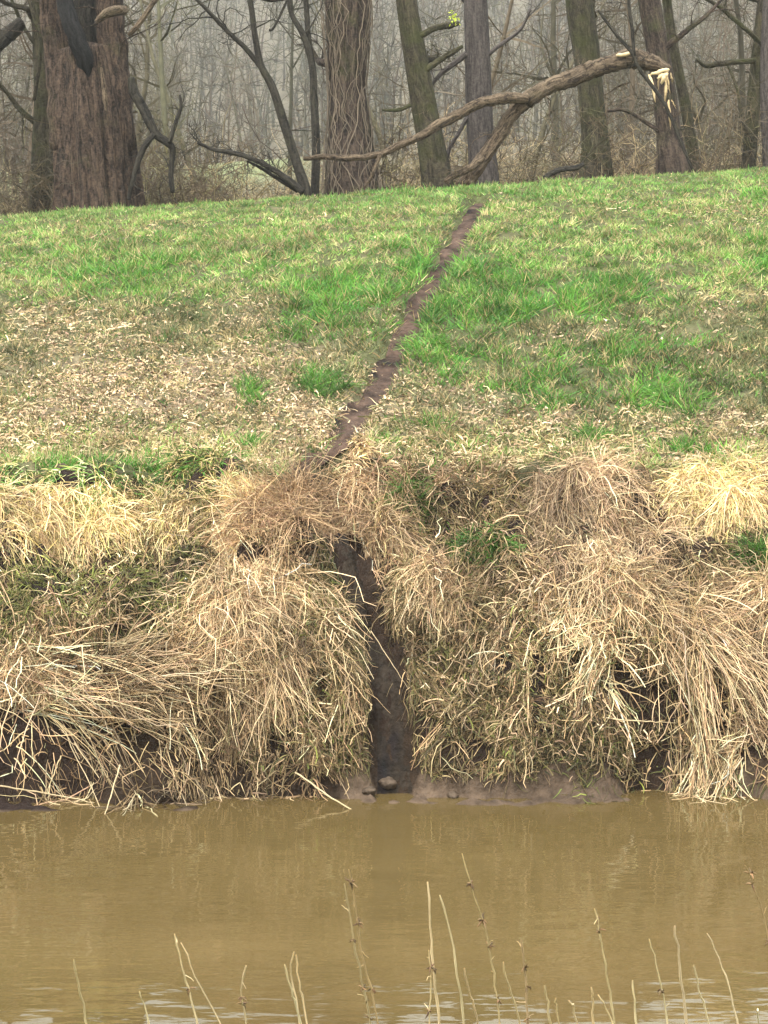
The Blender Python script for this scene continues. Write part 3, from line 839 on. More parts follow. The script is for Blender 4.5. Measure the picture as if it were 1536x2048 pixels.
# the big clumps, each a thing
G = 'clumps of dead grass on the river bank'
clump('grass_clump', 'pale yellow fringe of dead grass hanging over the far left lip of the bank', 'grass clump', [
    S(reg=(110, 1025, 270, 46), n=9500, dirp=(0.12, 1), L=(0.2, 0.6), pal=YEL + TAN[:3], lift=0.5, spread=0.5, wander=0.18, seed=21, gap=0.5),
    S(reg=(330, 1015, 120, 20), n=1500, dirp=(-0.1, 1), L=(0.2, 0.45), pal=YEL + TAN, lift=0.5, spread=0.5, seed=22)], G)
clump('grass_clump', 'wind-swept mat of long straw stems arching over a dark hollow at lower left', 'grass clump', [
    S(reg=(75, 1372, 130, 34), n=1100, dirp=(1, 0.06), L=(0.7, 1.6), pal=CREAM, r=0.008, K=10, lift=0.25, spread=0.2, wander=0.10, grav=0.045, tube=True, swirl=0.35, kink=0.05, seed=23),
    S(reg=(240, 1365, 150, 34), n=900, dirp=(1, 0.1), L=(0.6, 1.1), pal=CREAM + TAN, r=0.008, K=9, lift=0.35, spread=0.35, wander=0.12, grav=0.06, tube=True, swirl=0.35, kink=0.05, seed=24),
    S(reg=(180, 1325, 190, 32), n=2600, dirp=(0.8, 0.2), L=(0.25, 0.6), pal=TAN + BRN, lift=0.5, spread=0.6, seed=25),
    S(reg=(30, 1380, 60, 40), n=260, dirp=(-0.2, 1), L=(0.3, 0.7), pal=CREAM, r=0.008, K=8, lift=0.6, spread=0.6, tube=True, seed=26)], G)
clump('grass_clump', 'big tan hummock of dead grass hanging to the water left of the mud slide', 'grass clump', [
    S(reg=(540, 1225, 130, 90), n=6000, dirp=(0.03, 1), L=(0.45, 1.15), pal=TAN + CREAM[:1], K=10, lift=0.45, spread=0.30, wander=0.17, grav=0.15, swirl=0.5, seed=27),
    S(reg=(500, 1180, 90, 50), n=2600, dirp=(-0.2, 1), L=(0.35, 0.8), pal=CREAM, K=8, lift=0.7, spread=0.5, wander=0.2, seed=28),
    S(reg=(570, 1370, 150, 120), n=5200, dirp=(0.05, 1), L=(0.3, 0.75), pal=TAN + BRN, K=8, lift=0.45, spread=0.35, wander=0.17, grav=0.16, seed=29),
    S(reg=(660, 1250, 60, 60), n=1700, dirp=(0.25, 1), L=(0.4, 0.9), pal=OLV + TAN, K=8, lift=0.5, spread=0.35, seed=30),
    S(reg=(560, 1500, 110, 30), n=500, dirp=(0.0, 1), L=(0.25, 0.5), pal=TAN + BRN, K=6, lift=0.7, spread=0.6, tube=True, seed=31)], G)
clump('grass_clump', 'rusty brown domed clump draped over the bank edge above the mud slide', 'grass clump', [
    S(reg=(575, 1018, 100, 24), n=6500, gap=0.5, swirl=0.7, dirp=(-1, 0.9), L=(0.3, 1.0), pal=ORG + TAN[:1], r=0.0045, K=10, lift=0.45, spread=0.4, wander=0.17, grav=0.08, seed=32),
    S(reg=(655, 1015, 55, 22), n=2400, gap=0.5, dirp=(0.1, 1), L=(0.35, 0.7), pal=ORG + PNK, r=0.0045, K=8, lift=0.6, spread=0.4, wander=0.1, seed=33),
    S(reg=(480, 1080, 60, 40), n=1600, dirp=(-0.3, 1), L=(0.3, 0.6), pal=ORG + TAN, K=7, lift=0.5, spread=0.4, seed=34)], G)
clump('grass_clump', 'orange-brown tuft hanging down right beside the head of the mud slide', 'grass clump', [
    S(reg=(750, 985, 65, 35), n=4200, gap=0.4, swirl=0.4, dirp=(0.05, 1), L=(0.45, 0.95), pal=ORG + TAN, r=0.005, K=8, lift=0.45, spread=0.25, wander=0.09, seed=35),
    S(reg=(790, 1060, 50, 40), n=1200, dirp=(0.5, 1), L=(0.3, 0.6), pal=TAN + YEL[:1], K=7, lift=0.5, spread=0.5, seed=36)], G)
clump('grass_clump', 'straw-coloured upright tuft standing on the lip left of the rusty dome', 'grass clump', [
    S(reg=(475, 990, 36, 20), n=1100, dirp=(-0.1, -0.2), L=(0.2, 0.42), pal=YEL + TAN, K=6, lift=1.8, spread=0.9, grav=0.1, seed=37)], G)
clump('grass_clump', 'mat of olive and tan strands hanging along the right wall of the mud slide', 'grass clump', [
    S(reg=(840, 1165, 50, 40), n=1800, dirp=(0.1, 1), L=(0.3, 0.8), pal=TAN + OLV, K=8, lift=0.35, spread=0.4, wander=0.18, seed=38),
    S(reg=(880, 1150, 110, 30), n=2200, dirp=(-0.9, 0.5), L=(0.3, 0.8), pal=PNK + TAN, K=7, lift=0.45, spread=0.5, seed=39),
    S(reg=(900, 1340, 90, 150), n=3000, dirp=(-0.2, 1), L=(0.25, 0.6), pal=OLV + BRN, K=7, lift=0.45, spread=0.7, wander=0.22, seed=40),
    S(reg=(960, 1380, 160, 150), n=420, dirp=(-0.7, 1), L=(0.3, 0.8), pal=TAN + CREAM, r=0.007, K=8, lift=0.5, spread=0.7, wander=0.2, tube=True, seed=58)], G)
clump('grass_clump', 'faded pinkish clump of dead stems spilling from the lip of the right bank', 'grass clump', [
    S(reg=(1170, 975, 110, 50), n=4200, dirp=(0.15, 1), L=(0.4, 0.9), pal=PNK, K=8, lift=0.6, spread=0.45, wander=0.15, seed=41),
    S(reg=(1200, 1090, 110, 50), n=3200, dirp=(0.1, 1), L=(0.3, 0.7), pal=PNK + CREAM[:1], K=7, lift=0.6, spread=0.6, wander=0.2, seed=42)], G)
clump('grass_clump', 'tangled heap of thick cream stems cascading down the middle of the right bank', 'grass clump', [
    S(reg=(1200, 1200, 110, 60), n=900, dirp=(0.3, 1), L=(0.4, 0.9), pal=CREAM, r=0.009, K=9, lift=0.9, spread=0.9, wander=0.28, grav=0.12, tube=True, seed=43),
    S(reg=(1170, 1250, 90, 70), n=700, dirp=(0.1, 1), L=(0.5, 1.0), pal=CREAM + TAN, r=0.009, K=9, lift=0.6, spread=0.6, wander=0.22, tube=True, seed=44),
    S(reg=(1200, 1190, 130, 70), n=3000, dirp=(0.2, 1), L=(0.2, 0.55), pal=TAN + CREAM, K=7, lift=0.6, spread=1.0, wander=0.26, seed=45),
    S(reg=(1180, 1340, 90, 60), n=500, dirp=(0.0, 1), L=(0.4, 0.8), pal=TAN, r=0.009, K=8, lift=0.5, spread=0.5, wander=0.2, tube=True, seed=46)], G)
clump('grass_clump', 'long fall of pale stems sweeping down to the water at the right', 'grass clump', [
    S(reg=(1290, 1230, 95, 70), n=620, dirp=(0.62, 1), L=(0.7, 1.8), pal=CREAM, r=0.008, K=12, lift=0.4, spread=0.26, wander=0.13, grav=0.09, tube=True, swirl=0.35, kink=0.05, seed=47),
    S(reg=(1350, 1330, 90, 70), n=480, dirp=(0.55, 1), L=(0.5, 1.2), pal=CREAM + TAN, r=0.008, K=10, lift=0.4, spread=0.3, wander=0.14, tube=True, swirl=0.4, kink=0.06, seed=48),
    S(reg=(1300, 1220, 110, 50), n=1800, dirp=(0.6, 1), L=(0.4, 1.0), pal=TAN, K=8, lift=0.5, spread=0.35, seed=49),
    S(reg=(1440, 1470, 60, 50), n=500, dirp=(0.3, 1), L=(0.4, 0.8), pal=CREAM, r=0.008, K=8, lift=0.6, spread=0.3, tube=True, seed=50)], G)
clump('grass_clump', 'bright yellow mop of grass combed over the lip at the upper right of the bank', 'grass clump', [
    S(reg=(1450, 968, 105, 45), n=5200, dirp=(-0.25, 1), L=(0.25, 0.7), pal=YEL + TAN[:3], K=8, lift=0.5, spread=0.5, wander=0.18, seed=51, gap=0.5),
    S(reg=(1400, 1000, 50, 30), n=1300, dirp=(-0.6, 1), L=(0.3, 0.6), pal=YEL + CREAM, K=7, lift=0.6, spread=0.4, seed=52)], G)
clump('grass_clump', 'reddish tan stems lying sideways at the right end of the bank below the yellow mop', 'grass clump', [
    S(reg=(1525, 1200, 70, 60), n=2600, dirp=(-0.8, 0.7), L=(0.4, 0.9), pal=PNK + TAN, K=8, lift=0.5, spread=0.4, seed=53),
    S(reg=(1525, 1350, 60, 70), n=1800, dirp=(-0.2, 1), L=(0.4, 0.8), pal=PNK + BRN, K=8, lift=0.5, spread=0.5, seed=54)], G)
clump('grass_clump', 'broken pale stems strewn across the muddy hollow at the far left waterline', 'grass clump', [
    S(reg=(190, 1590, 190, 36), n=90, holes=False, dirp=(0.4, 0.4), L=(0.25, 0.7), pal=CREAM + BRN, r=0.008, K=6, lift=1.0, spread=1.6, wander=0.15, tube=True, seed=55, tuft=4),
    S(reg=(260, 1520, 200, 40), n=130, holes=False, dirp=(0.2, 1), L=(0.2, 0.5), pal=BRN + TAN, r=0.005, K=6, lift=0.5, spread=0.9, wander=0.2, tube=True, seed=59, tuft=3),
    S(reg=(120, 1480, 130, 50), n=20, holes=False, dirp=(0.2, 1), L=(0.3, 0.8), pal=TAN + CREAM, r=0.008, K=7, lift=0.9, spread=1.0, wander=0.12, tube=True, seed=56, tuft=4),
    S(reg=(330, 1480, 80, 40), n=30, holes=False, dirp=(0.3, 1), L=(0.3, 0.7), pal=TAN + CREAM, r=0.008, K=7, lift=0.6, spread=0.5, wander=0.12, tube=True, seed=57, tuft=5)], G)

# green tufts
GT = 'green tufts of fresh grass'


def green(label, reg, n, L, seed, pal=GRN):
    clump('grass_tuft', label, 'grass tuft', [S(reg=reg, n=n, dirp=(0, 1), L=L, pal=pal, r=0.006, K=4, lift=1.3, spread=1.6, wander=0.12, grav=0.14, seed=seed, gap=2.0, cull=False, holes=False)], GT, mat=M_GRASS)


green('low vivid green tuft growing on the bank ledge right of the mud slide', (962, 1092, 66, 9), 1700, (0.10, 0.2), 61)
green('vivid green tuft at the right edge of the bank below the yellow mop', (1515, 1112, 26, 15), 900, (0.16, 0.32), 62)
green('dark green grass tucked under the orange tuft right of the mud slide', (825, 1000, 24, 36), 1200, (0.2, 0.4), 63, DGR[:2] + GRN)
green('rounded green tuft among pale leaves just left of the mud track', (650, 770, 42, 24), 900, (0.16, 0.32), 64)
green('small pair of green tufts in the leaf litter left of the rounded tuft', (508, 785, 20, 28), 420, (0.12, 0.24), 65)
green('lone upright green tuft in the straw above the right bank lip', (1180, 872, 16, 10), 320, (0.18, 0.34), 66)
green('wide green tuft on the lower right part of the embankment', (1345, 795, 75, 22), 900, (0.14, 0.28), 67)
green('flat green tuft at the bottom of the leaf litter above the left lip', (500, 888, 26, 8), 300, (0.10, 0.2), 68)
green('bright green tuft beside the upper mud track on its right', (855, 690, 40, 32), 700, (0.14, 0.30), 69, [(0.10, 0.21, 0.035), (0.075, 0.18, 0.03)])


# single long stems lying on the bank
def px_path(pts, Yoff=-0.06):
    a = np.array([(p[0], p[1]) for p in pts], float)
    P = hit(a[:, 0], a[:, 1])
    dv = CAM - P
    return P + dv / np.linalg.norm(dv, axis=-1, keepdims=True) * np.array([(p[2] if len(p) > 2 else 0.10) for p in pts])[:, None]


def resample(P, n):
    """Catmull-Rom through P"""
    P = np.asarray(P, float)
    Q = np.vstack([2 * P[0] - P[1], P, 2 * P[-1] - P[-2]])
    seg = np.r_[0, np.cumsum(np.linalg.norm(np.diff(P[:, :3], axis=0), axis=1))]
    s = np.linspace(0, seg[-1], n); out = np.empty((n, P.shape[1]))
    for k, v in enumerate(s):
        i = min(np.searchsorted(seg, v, side='right') - 1, len(P) - 2)
        t = (v - seg[i]) / max(seg[i + 1] - seg[i], 1e-9)
        p0, p1, p2, p3 = Q[i], Q[i + 1], Q[i + 2], Q[i + 3]
        out[k] = 0.5 * (2 * p1 + (p2 - p0) * t + (2 * p0 - 5 * p1 + 4 * p2 - p3) * t * t + (3 * p1 - p0 - 3 * p2 + p3) * t ** 3)
    return out


def stem(name, label, cat, P, r0, r1, c, group=None, sides=6, n=14, mat=None, twigs=0, seed=0):
    rng = np.random.default_rng(seed + 100)
    P = resample(P, n)
    P[1:-1] += rng.normal(size=(n - 2, 3)) * r0 * 0.35
    bag = Bag(); R = np.linspace(r0, r1, n)
    tubes(bag, P[None], R[None], np.array([c]), sides, rng)
    for k in range(twigs):
        i = rng.integers(2, n - 1)
        d = rng.normal(size=(1, 3)) + np.array([0, -0.3, 0.3])
        q = grow(P[i:i + 1], d, 0.08 + 0.18 * rng.random(), 4, 0.2, 0.05, rng=rng)
        tubes(bag, q, taper(R[i] * 0.6, 1, 4, 0.4), np.array([c]), 4, rng)
    o = bag.build(name, mat or M_DEAD, origin=P[0].copy())
    return tag(o, label, cat, group)


GS = 'long single stalks lying on the river bank'
CR = (0.50, 0.39, 0.235)
for k, (lab, pts, r) in enumerate([
    ('long pale stem lying slantwise across the dark green hollow at left', [(268, 1258), (335, 1222), (412, 1168)], 0.013),
    ('thin stem leaning across the lower mud slide from left to right', [(742, 1262), (778, 1318, .35), (815, 1375)], 0.007),
    ('straight stem slanting up to the right across the right bank mat', [(900, 1448), (975, 1380), (1056, 1314)], 0.013),
    ('level pale stem crossing the dark hole in the right bank', [(1205, 1436), (1280, 1443, .3), (1352, 1447)], 0.011),
    ('short bent cream stem left of the tangled cream heap', [(1046, 1192), (1085, 1216), (1130, 1214)], 0.012),
    ('bent stem poking out over the water below the tan hummock', [(590, 1545, .15), (645, 1583, .3), (690, 1612, .3), (731, 1634, .05)], 0.013),
    ('pale stem lying flat along the far left waterline', [(0, 1572, .2), (95, 1588, .2), (190, 1606, .15)], 0.012),
    ('slanting stem propped in the hollow at the lower left with its foot in the water', [(240, 1530, .3), (222, 1590, .25), (206, 1640, .05)], 0.012),
    ('short leaning stem in the dark of the lower left hollow', [(122, 1512, .25), (92, 1588, .15)], 0.010),
    ('stem slanting down right inside the lower left hollow', [(148, 1486, .25), (198, 1556, .2)], 0.010),
    ('long stem running down right below the pinkish clump', [(1290, 1090), (1332, 1155), (1372, 1216)], 0.011),
    ('thin stem slanting down left from the green ledge tuft', [(995, 1118), (965, 1150), (930, 1184)], 0.009),
    ('pale stem lying level just right of the mud slide', [(796, 1202), (840, 1213), (892, 1209)], 0.010),
]):
    stem('fallen_stalk', lab, 'stalk', px_path(pts), r * 0.72, r * 0.4, CR, GS, seed=k, twigs=1 if k % 3 == 0 else 0)

stem('stick', 'straight pale stick lying on the left of the embankment grass', 'stick', px_path([(210, 662, .05), (270, 648, .05)]), 0.022, 0.014, (0.50, 0.40, 0.24), mat=M_WOOD, seed=30)


# lumps of mud at the foot of the slide
def clod(label, px, py, sx, seed, c=(0.075, 0.055, 0.040)):
    P = hit(np.array([float(px)]), np.array([float(py)]))[0]
    nu, nv = 18, 12
    th = np.linspace(0, 2 * math.pi, nu, endpoint=False); ph = np.linspace(0, math.pi, nv)
    TH, PH = np.meshgrid(th, ph)
    n = 1 + 0.45 * fbm(np.cos(TH) * np.sin(PH) * 1.8 + seed, np.sin(TH) * np.sin(PH) * 1.8 + np.cos(PH) * 1.3, seed, 3)
    V = np.stack([np.cos(TH) * np.sin(PH) * sx * n, np.sin(TH) * np.sin(PH) * sx * 0.8 * n, np.cos(PH) * sx * 0.6 * n], -1).reshape(-1, 3)
    i = (np.arange(nv - 1)[:, None] * nu + np.arange(nu)[None]); j = (np.arange(nv - 1)[:, None] * nu + (np.arange(nu)[None] + 1) % nu)
    Q = np.stack([i, i + nu, j + nu, j], -1).reshape(-1, 4)
    bag = Bag(); bag.add(V, Q, None, c)
    o = bag.build('mud_clod', M_MUD, origin=np.zeros(3)); o.location = P + np.array([0, 0, sx * 0.25])
    tag(o, label, 'mud clod', 'lumps of mud at the waterline')


clod('rounded pinkish mud lump at the very foot of the mud slide', 776, 1572, 0.10, 3)
clod('small mud lump left of the rounded one at the slide foot', 738, 1585, 0.07, 5)
clod('flat mud lump on the waterline shelf right of the slide foot', 905, 1594, 0.06, 9)


# ------------------------------------------------------------------ trees
def sweep(bag, P, R, sides, seed, amp=0.0, kf=3.0, ks=1.2, C=(0.2, 0.16, 0.12), cap=True):
    """one stem with furrowed, uneven girth; P (n,3), R (n,)"""
    n = len(P)
    T = tangents(P[None])[0]
    ref = np.array([0.0, -1.0, 0.15])
    A = ref - (T @ ref)[:, None] * T; A /= np.linalg.norm(A, axis=1, keepdims=True)
    B = np.cross(T, A)
    th = np.linspace(0, 2 * math.pi, sides, endpoint=False)
    s = np.r_[0, np.cumsum(np.linalg.norm(np.diff(P, axis=0), axis=1))]
    S_, TH = np.meshgrid(s, th, indexing='ij')
    f = 1.0
    if amp:
        cx, sx = np.cos(TH), np.sin(TH)
        big = fbm(cx * 1.3 + S_ * 0.25, sx * 1.3 + S_ * 0.2 + seed, seed, 3)
        rid = 1 - np.abs(2 * vn(cx * kf + seed + S_ * ks * 0.1, sx * kf + S_ * ks * 0.25, seed + 3)) * 2
        rid2 = vn(cx * kf * 2.3 + S_ * ks * 0.4, sx * kf * 2.3 - S_ * ks * 0.2, seed + 5)
        f = 1 + amp * (0.45 * big + 0.55 * rid + 0.6 * rid2 - 0.2)
    rr = R[:, None] * f
    V = (P[:, None] + rr[..., None] * (A[:, None] * np.cos(TH)[..., None] + B[:, None] * np.sin(TH)[..., None])).reshape(-1, 3)
    i = np.arange(n - 1)[:, None] * sides + np.arange(sides)[None]
    j = np.arange(n - 1)[:, None] * sides + (np.arange(sides)[None] + 1) % sides
    Q = np.stack([i, j, j + sides, i + sides], -1).reshape(-1, 4)
    Tq = None
    if cap:
        V = np.vstack([V, P[-1] + T[-1] * R[-1] * 0.3, P[0]])
        k = np.arange(sides); k2 = (k + 1) % sides; e = (n - 1) * sides
        Tq = np.vstack([np.stack([e + k, e + k2, np.full(sides, n * sides)], -1), np.stack([k2, k, np.full(sides, n * sides + 1)], -1)])
    r0 = float(np.median(R)); U = np.stack([np.cos(TH) * r0 + seed, np.sin(TH) * r0, S_], -1).reshape(-1, 3)
    if cap: U = np.vstack([U, U[-1], U[0]])
    bag.add(V, Q, Tq, C, U)


def tree_path(pts, Y):
    """pts: (px, py, width px, optional offset in Y)"""
    P = []
    for p in pts:
        yy = Y + (p[3] if len(p) > 3 else 0)
        q = at(p[0], p[1], yy)
        P.append([*q, p[2] / F * yy * 0.5])
    return np.array(P)


def twig_levels(bag, P, R, rng, n1, n2, L1, c, droop=0.0, up=0.15, t0=0.25):
    """side twigs on a stem P(n,3), R(n,)"""
    n = len(P)
    if n1 <= 0: return
    i = (n * (t0 + (1 - t0) * rng.random(n1))).astype(int).clip(1, n - 1)
    T = tangents(P[None])[0]
    d = T[i] * 0.6 + rng.normal(size=(n1, 3)) * 0.75 + np.array([0, 0, up])
    L = L1 * (0.35 + 0.9 * rng.random(n1))
    q = grow(P[i], d, L, 6, 0.26, droop, rng=rng)
    r = np.minimum(R[i] * 0.55, 0.006 + L * 0.011)
    tubes(bag, q, taper(r, n1, 6, 0.3), np.repeat(c[None], n1, 0), 4, rng)
    if n2:
        m = n1 * n2
        k = np.repeat(np.arange(n1), n2); j = rng.integers(1, 6, m)
        tt = tangents(q)
        d = tt[k, j] * 0.7 + rng.normal(size=(m, 3)) * 0.7 + np.array([0, 0, up])
        L2 = L[k] * (0.25 + 0.45 * rng.random(m))
        q2 = grow(q[k, j], d, L2, 4, 0.28, droop, rng=rng)
        tubes(bag, q2, taper(np.maximum(r[k] * 0.5, 0.0035), m, 4, 0.4), np.repeat(c[None], m, 0), 3, rng)
        m2 = m * 2
        k2 = np.repeat(np.arange(m), 2); j2 = rng.integers(1, 4, m2)
        d = tangents(q2)[k2, j2] * 0.7 + rng.normal(size=(m2, 3)) * 0.7
        q3 = grow(q2[k2, j2], d, L2[k2] * 0.5, 3, 0.3, droop, rng=rng)
        ribbons(bag, q3, taper(0.0035, m2, 3, 0.5), np.repeat(c[None], m2, 0), rng)


TW = np.array([0.040, 0.034, 0.026]); TWP = np.array([0.14, 0.11, 0.08]); TWG = np.array([0.13, 0.125, 0.075])


def branch_part(root, org, pts, Y, mat, seed, n1=6, n2=4, L1=0.9, c=TW, sides=10, amp=0.12, name='branch', droop=0.0):
    rng = np.random.default_rng(seed)
    P4 = tree_path(pts, Y) if not isinstance(pts, np.ndarray) else pts
    P4 = resample(P4, 6 * len(P4))
    P, R = P4[:, :3] - org, np.maximum(P4[:, 3], 0.004)
    P[1:-1] += rng.normal(size=(len(P) - 2, 3)) * (R[1:-1, None] * 0.07)
    bag = Bag(); sweep(bag, P, R, sides, seed, amp)
    twig_levels(bag, P, R, rng, n1, n2, L1, c, droop)
    return bag.build(name, mat, root)


def tree(name, label, cat, pts, Y, mat, seed, sides=24, amp=0.14, flare=1.25, kf=3.0, branches=(), rand=6, top=6.0, group=None, tw=TW, bl=2.2, step=0.05):
    rng = np.random.default_rng(seed)
    P4 = tree_path(pts, Y)
    # root it in the ground and carry it on above the frame
    b = P4[0].copy(); gz = float(height(b[0], b[1])); low = b.copy(); low[2] = gz - 0.15; low[3] *= flare
    if b[2] > gz - 0.1: P4 = np.vstack([low, P4])
    d = P4[-1, :3] - P4[-2, :3]; d = d / np.linalg.norm(d); d[2] = max(d[2], 0.6)
    e = P4[-1].copy(); ext = []
    for k in range(3):
        d = d + rng.normal(size=3) * 0.12; d /= np.linalg.norm(d)
        e = e.copy(); e[:3] += d * top / 3; e[3] *= 0.68; ext.append(e)
    P4 = np.vstack([P4] + ext) if top > 0 else P4
    org = np.array([P4[0, 0], P4[0, 1], gz])
    length = np.linalg.norm(np.diff(P4[:, :3], axis=0), axis=1).sum()
    A = resample(P4, max(14, int(length / step)))
    root = link(name, None); root.location = org
    tag(root, label, cat, group)
    bag = Bag(); sweep(bag, A[:, :3] - org, np.maximum(A[:, 3], 0.01), sides, seed, amp, kf)
    bag.build('trunk', mat, root)
    for k, (bp, bY, n1, n2, L1) in enumerate(branches):
        branch_part(root, org, bp, bY, mat, seed * 31 + k, n1, n2, L1, tw)
    for k in range(rand):
        i = int(len(A) * (0.30 + 0.66 * rng.random()))
        a = rng.random() * 2 * math.pi
        r0 = A[i, 3] * (0.22 + 0.2 * rng.random()); L = bl * (0.5 + 0.8 * rng.random())
        d = np.array([[math.cos(a), math.sin(a) * 0.7, 0.35 + 0.5 * rng.random()]])
        q = grow(A[i:i + 1, :3], d, L, 7, 0.22, 0.02, rng=rng)[0]
        r = np.linspace(r0, r0 * 0.25, 8)
        branch_part(root, org, np.column_stack([q, r]), 0, mat, seed * 77 + k, 6, 4, 0.9, tw)
    return root, org, A


# 1. the big furrowed tree at the left, several stems grown together
root, org, A = tree('old_tree', 'massive multi-stemmed tree with furrowed red-brown bark at the left of the crest', 'tree',
    [(196, 418, 172), (190, 330, 158), (184, 240, 150), (176, 150, 132), (170, 100, 120)], 40.0, B_RED, 3, sides=140, amp=0.19, flare=1.2, kf=6.5, rand=0, top=0, step=0.06)
for k, (bp, dY, mat, sd) in enumerate([
    ([(132, 300, 60, -.1), (124, 180, 56, -.1), (112, 60, 52), (100, -40, 48), (85, -250, 40)], 40.0, B_RED, 41),
    ([(232, 300, 74, -.15), (230, 190, 66, -.15), (222, 80, 58), (218, -40, 52), (226, -260, 40)], 40.0, B_RED, 42),
    ([(190, 200, 52, .3), (176, 80, 46, .45), (172, -40, 44, .6), (160, -240, 34, .8)], 40.0, B_DARK, 43)]):
    branch_part(root, org, bp, dY, mat, sd, 12, 5, 1.3, sides=60, amp=0.2, name='stem')
branch_part(root, org, [(184, 195, 22, -.15), (174, 135, 34, -.54), (159, 92, 36, -.70), (140, 45, 34, -.75), (128, -10, 32, -.7), (120, -150, 24, -.6)], 40.0, B_BLACK, 45, 2, 2, 0.8, sides=20, name='black_limb')
branch_part(root, org, [(250, 20, 18, -.5), (228, 22, 20, -.8), (208, 30, 17, -.9), (191, 44, 8, -.95)], 40.0, B_PALE, 46, 0, 0, 1, sides=16, name='broken_stub')
branch_part(root, org, [(258, 70, 9, -.4), (276, 50, 11, -.5), (300, 15, 10, -.5), (330, -30, 9, -.5), (370, -120, 7)], 40.0, B_PALE, 47, 4, 3, 0.8, sides=10)
branch_part(root, org, [(202, 135, 5, -.92), (207, 170, 9, -.93), (210, 200, 10, -.94), (213, 226, 4, -.94)], 40.0, B_PALE, 48, 0, 0, 1, sides=8, name='bare_wood_strip')

# other trees along the crest
tree('leaning_sapling', 'slim dark sapling leaning left with a forked top, left of the ivy trunk', 'tree',
    [(612, 386, 24), (592, 320, 19), (566, 240, 18), (545, 175, 16), (522, 130, 14), (510, 70, 12), (500, 0, 11)], 39.6, B_DARK, 5, 14, 0.08, 1.2, rand=2, top=3, branches=[
    ([(526, 138, 12), (490, 95, 10), (455, 62, 9), (420, 25, 8), (385, -10, 7)], 39.6, 9, 4, 0.9),
    ([(538, 60, 6), (548, 55, 5), (575, 0, 5)], 39.6, 2, 2, 0.5)])
tree('slim_tree', 'slim upright dark tree close on the left of the ivy trunk', 'tree',
    [(630, 382, 17), (632, 300, 17), (628, 200, 15), (624, 130, 14), (606, 70, 12), (584, 30, 10), (578, -10, 10)], 40.3, B_DARK, 6, 14, 0.08, 1.15, rand=2, top=3, branches=[
    ([(624, 125, 11, .1), (616, 60, 11, .1), (612, 0, 11, .1), (605, -100, 9)], 40.3, 4, 3, 0.9)])
root, org, A = tree('ivy_tree', 'thick pinkish brown trunk wrapped in thin ivy stems at the centre left', 'tree',
    [(704, 384, 108), (700, 310, 92), (698, 230, 76), (694, 170, 70), (694, 90, 82), (694, 0, 92), (690, -120, 80)], 41.0, B_VINE, 8, 70, 0.12, 1.05, 4.5, rand=4, top=3)
rng = np.random.default_rng(99)                      # ivy stems climbing the trunk
bag = Bag()
for k in range(34):
    a0 = -math.pi * rng.random(); h = np.linspace(0, 0.55 + 0.35 * rng.random(), 34)
    i = (h * (len(A) - 1)).astype(int)
    a = a0 + 0.35 * np.cumsum(rng.normal(size=34)) * 0.5
    rr = A[i, 3] * 1.10 + 0.012
    P = A[i, :3] - org + np.stack([np.cos(a) * rr, np.sin(a) * rr, rng.normal(size=34) * 0.01], -1)
    tubes(bag, P[None], np.full((1, 34), 0.005 + 0.006 * rng.random()), np.array([TWP * (0.55 + 0.45 * rng.random())]), 4, rng)
bag.build('ivy_stems', M_TWIG, root)
tree('mossy_tree', 'mossy olive trunk leaning left, between the ivy trunk and the smooth grey trunk', 'tree',
    [(874, 364, 62), (862, 290, 54), (846, 200, 50), (830, 110, 46), (815, 20, 42), (806, -60, 40)], 41.4, B_MOSS, 9, 44, 0.09, 1.2, 4, rand=4, top=4, branches=[
    ([(850, 140, 14), (880, 120, 12), (905, 105, 11), (925, 92, 7)], 41.3, 4, 3, 0.6),
    ([(838, 72, 14), (872, 56, 13), (900, 50, 14), (918, 46, 8)], 41.3, 3, 3, 0.6),
    ([(822, 210, 8), (795, 220, 8), (765, 220, 5)], 41.2, 2, 2, 0.5)])
tree('smooth_tree', 'straight purple-grey trunk right of the mossy leaning one', 'tree',
    [(968, 356, 60), (962, 280, 52), (958, 200, 52), (955, 100, 50), (951, 0, 46), (948, -80, 44)], 42.0, B_GREY, 10, 44, 0.05, 1.15, 6, rand=3, top=4, branches=[
    ([(934, 108, 13), (905, 130, 11), (880, 150, 9), (862, 172, 6)], 41.9, 4, 3, 0.6),
    ([(975, 110, 8), (1000, 90, 8), (1040, 60, 6), (1060, 20, 5)], 41.9, 5, 4, 0.7),
    ([(935, 235, 9), (915, 270, 8), (898, 300, 8), (890, 340, 6)], 41.9, 3, 3, 0.5)])
tree('mossy_tree', 'broad mossy brown trunk standing behind the middle of the arched fallen limb', 'tree',
    [(1192, 348, 66), (1190, 280, 54), (1182, 200, 50), (1172, 100, 52), (1160, 20, 52), (1152, -60, 48)], 42.5, B_MOSS, 12, 44, 0.09, 1.2, 4, rand=4, top=4)
root, org, A = tree('torn_tree', 'pinkish grey trunk with a torn pale wound where the arched limb broke away', 'tree',
    [(1346, 346, 70), (1338, 270, 50), (1330, 200, 46), (1320, 130, 44), (1308, 60, 42), (1298, 0, 42), (1290, -70, 40)], 41.6, B_VINE, 13, 44, 0.06, 1.15, 5, rand=3, top=4, branches=[
    ([(1318, 262, 9), (1285, 240, 8), (1250, 220, 7), (1215, 222, 6)], 41.5, 4, 3, 0.5)])
rng = np.random.default_rng(3)
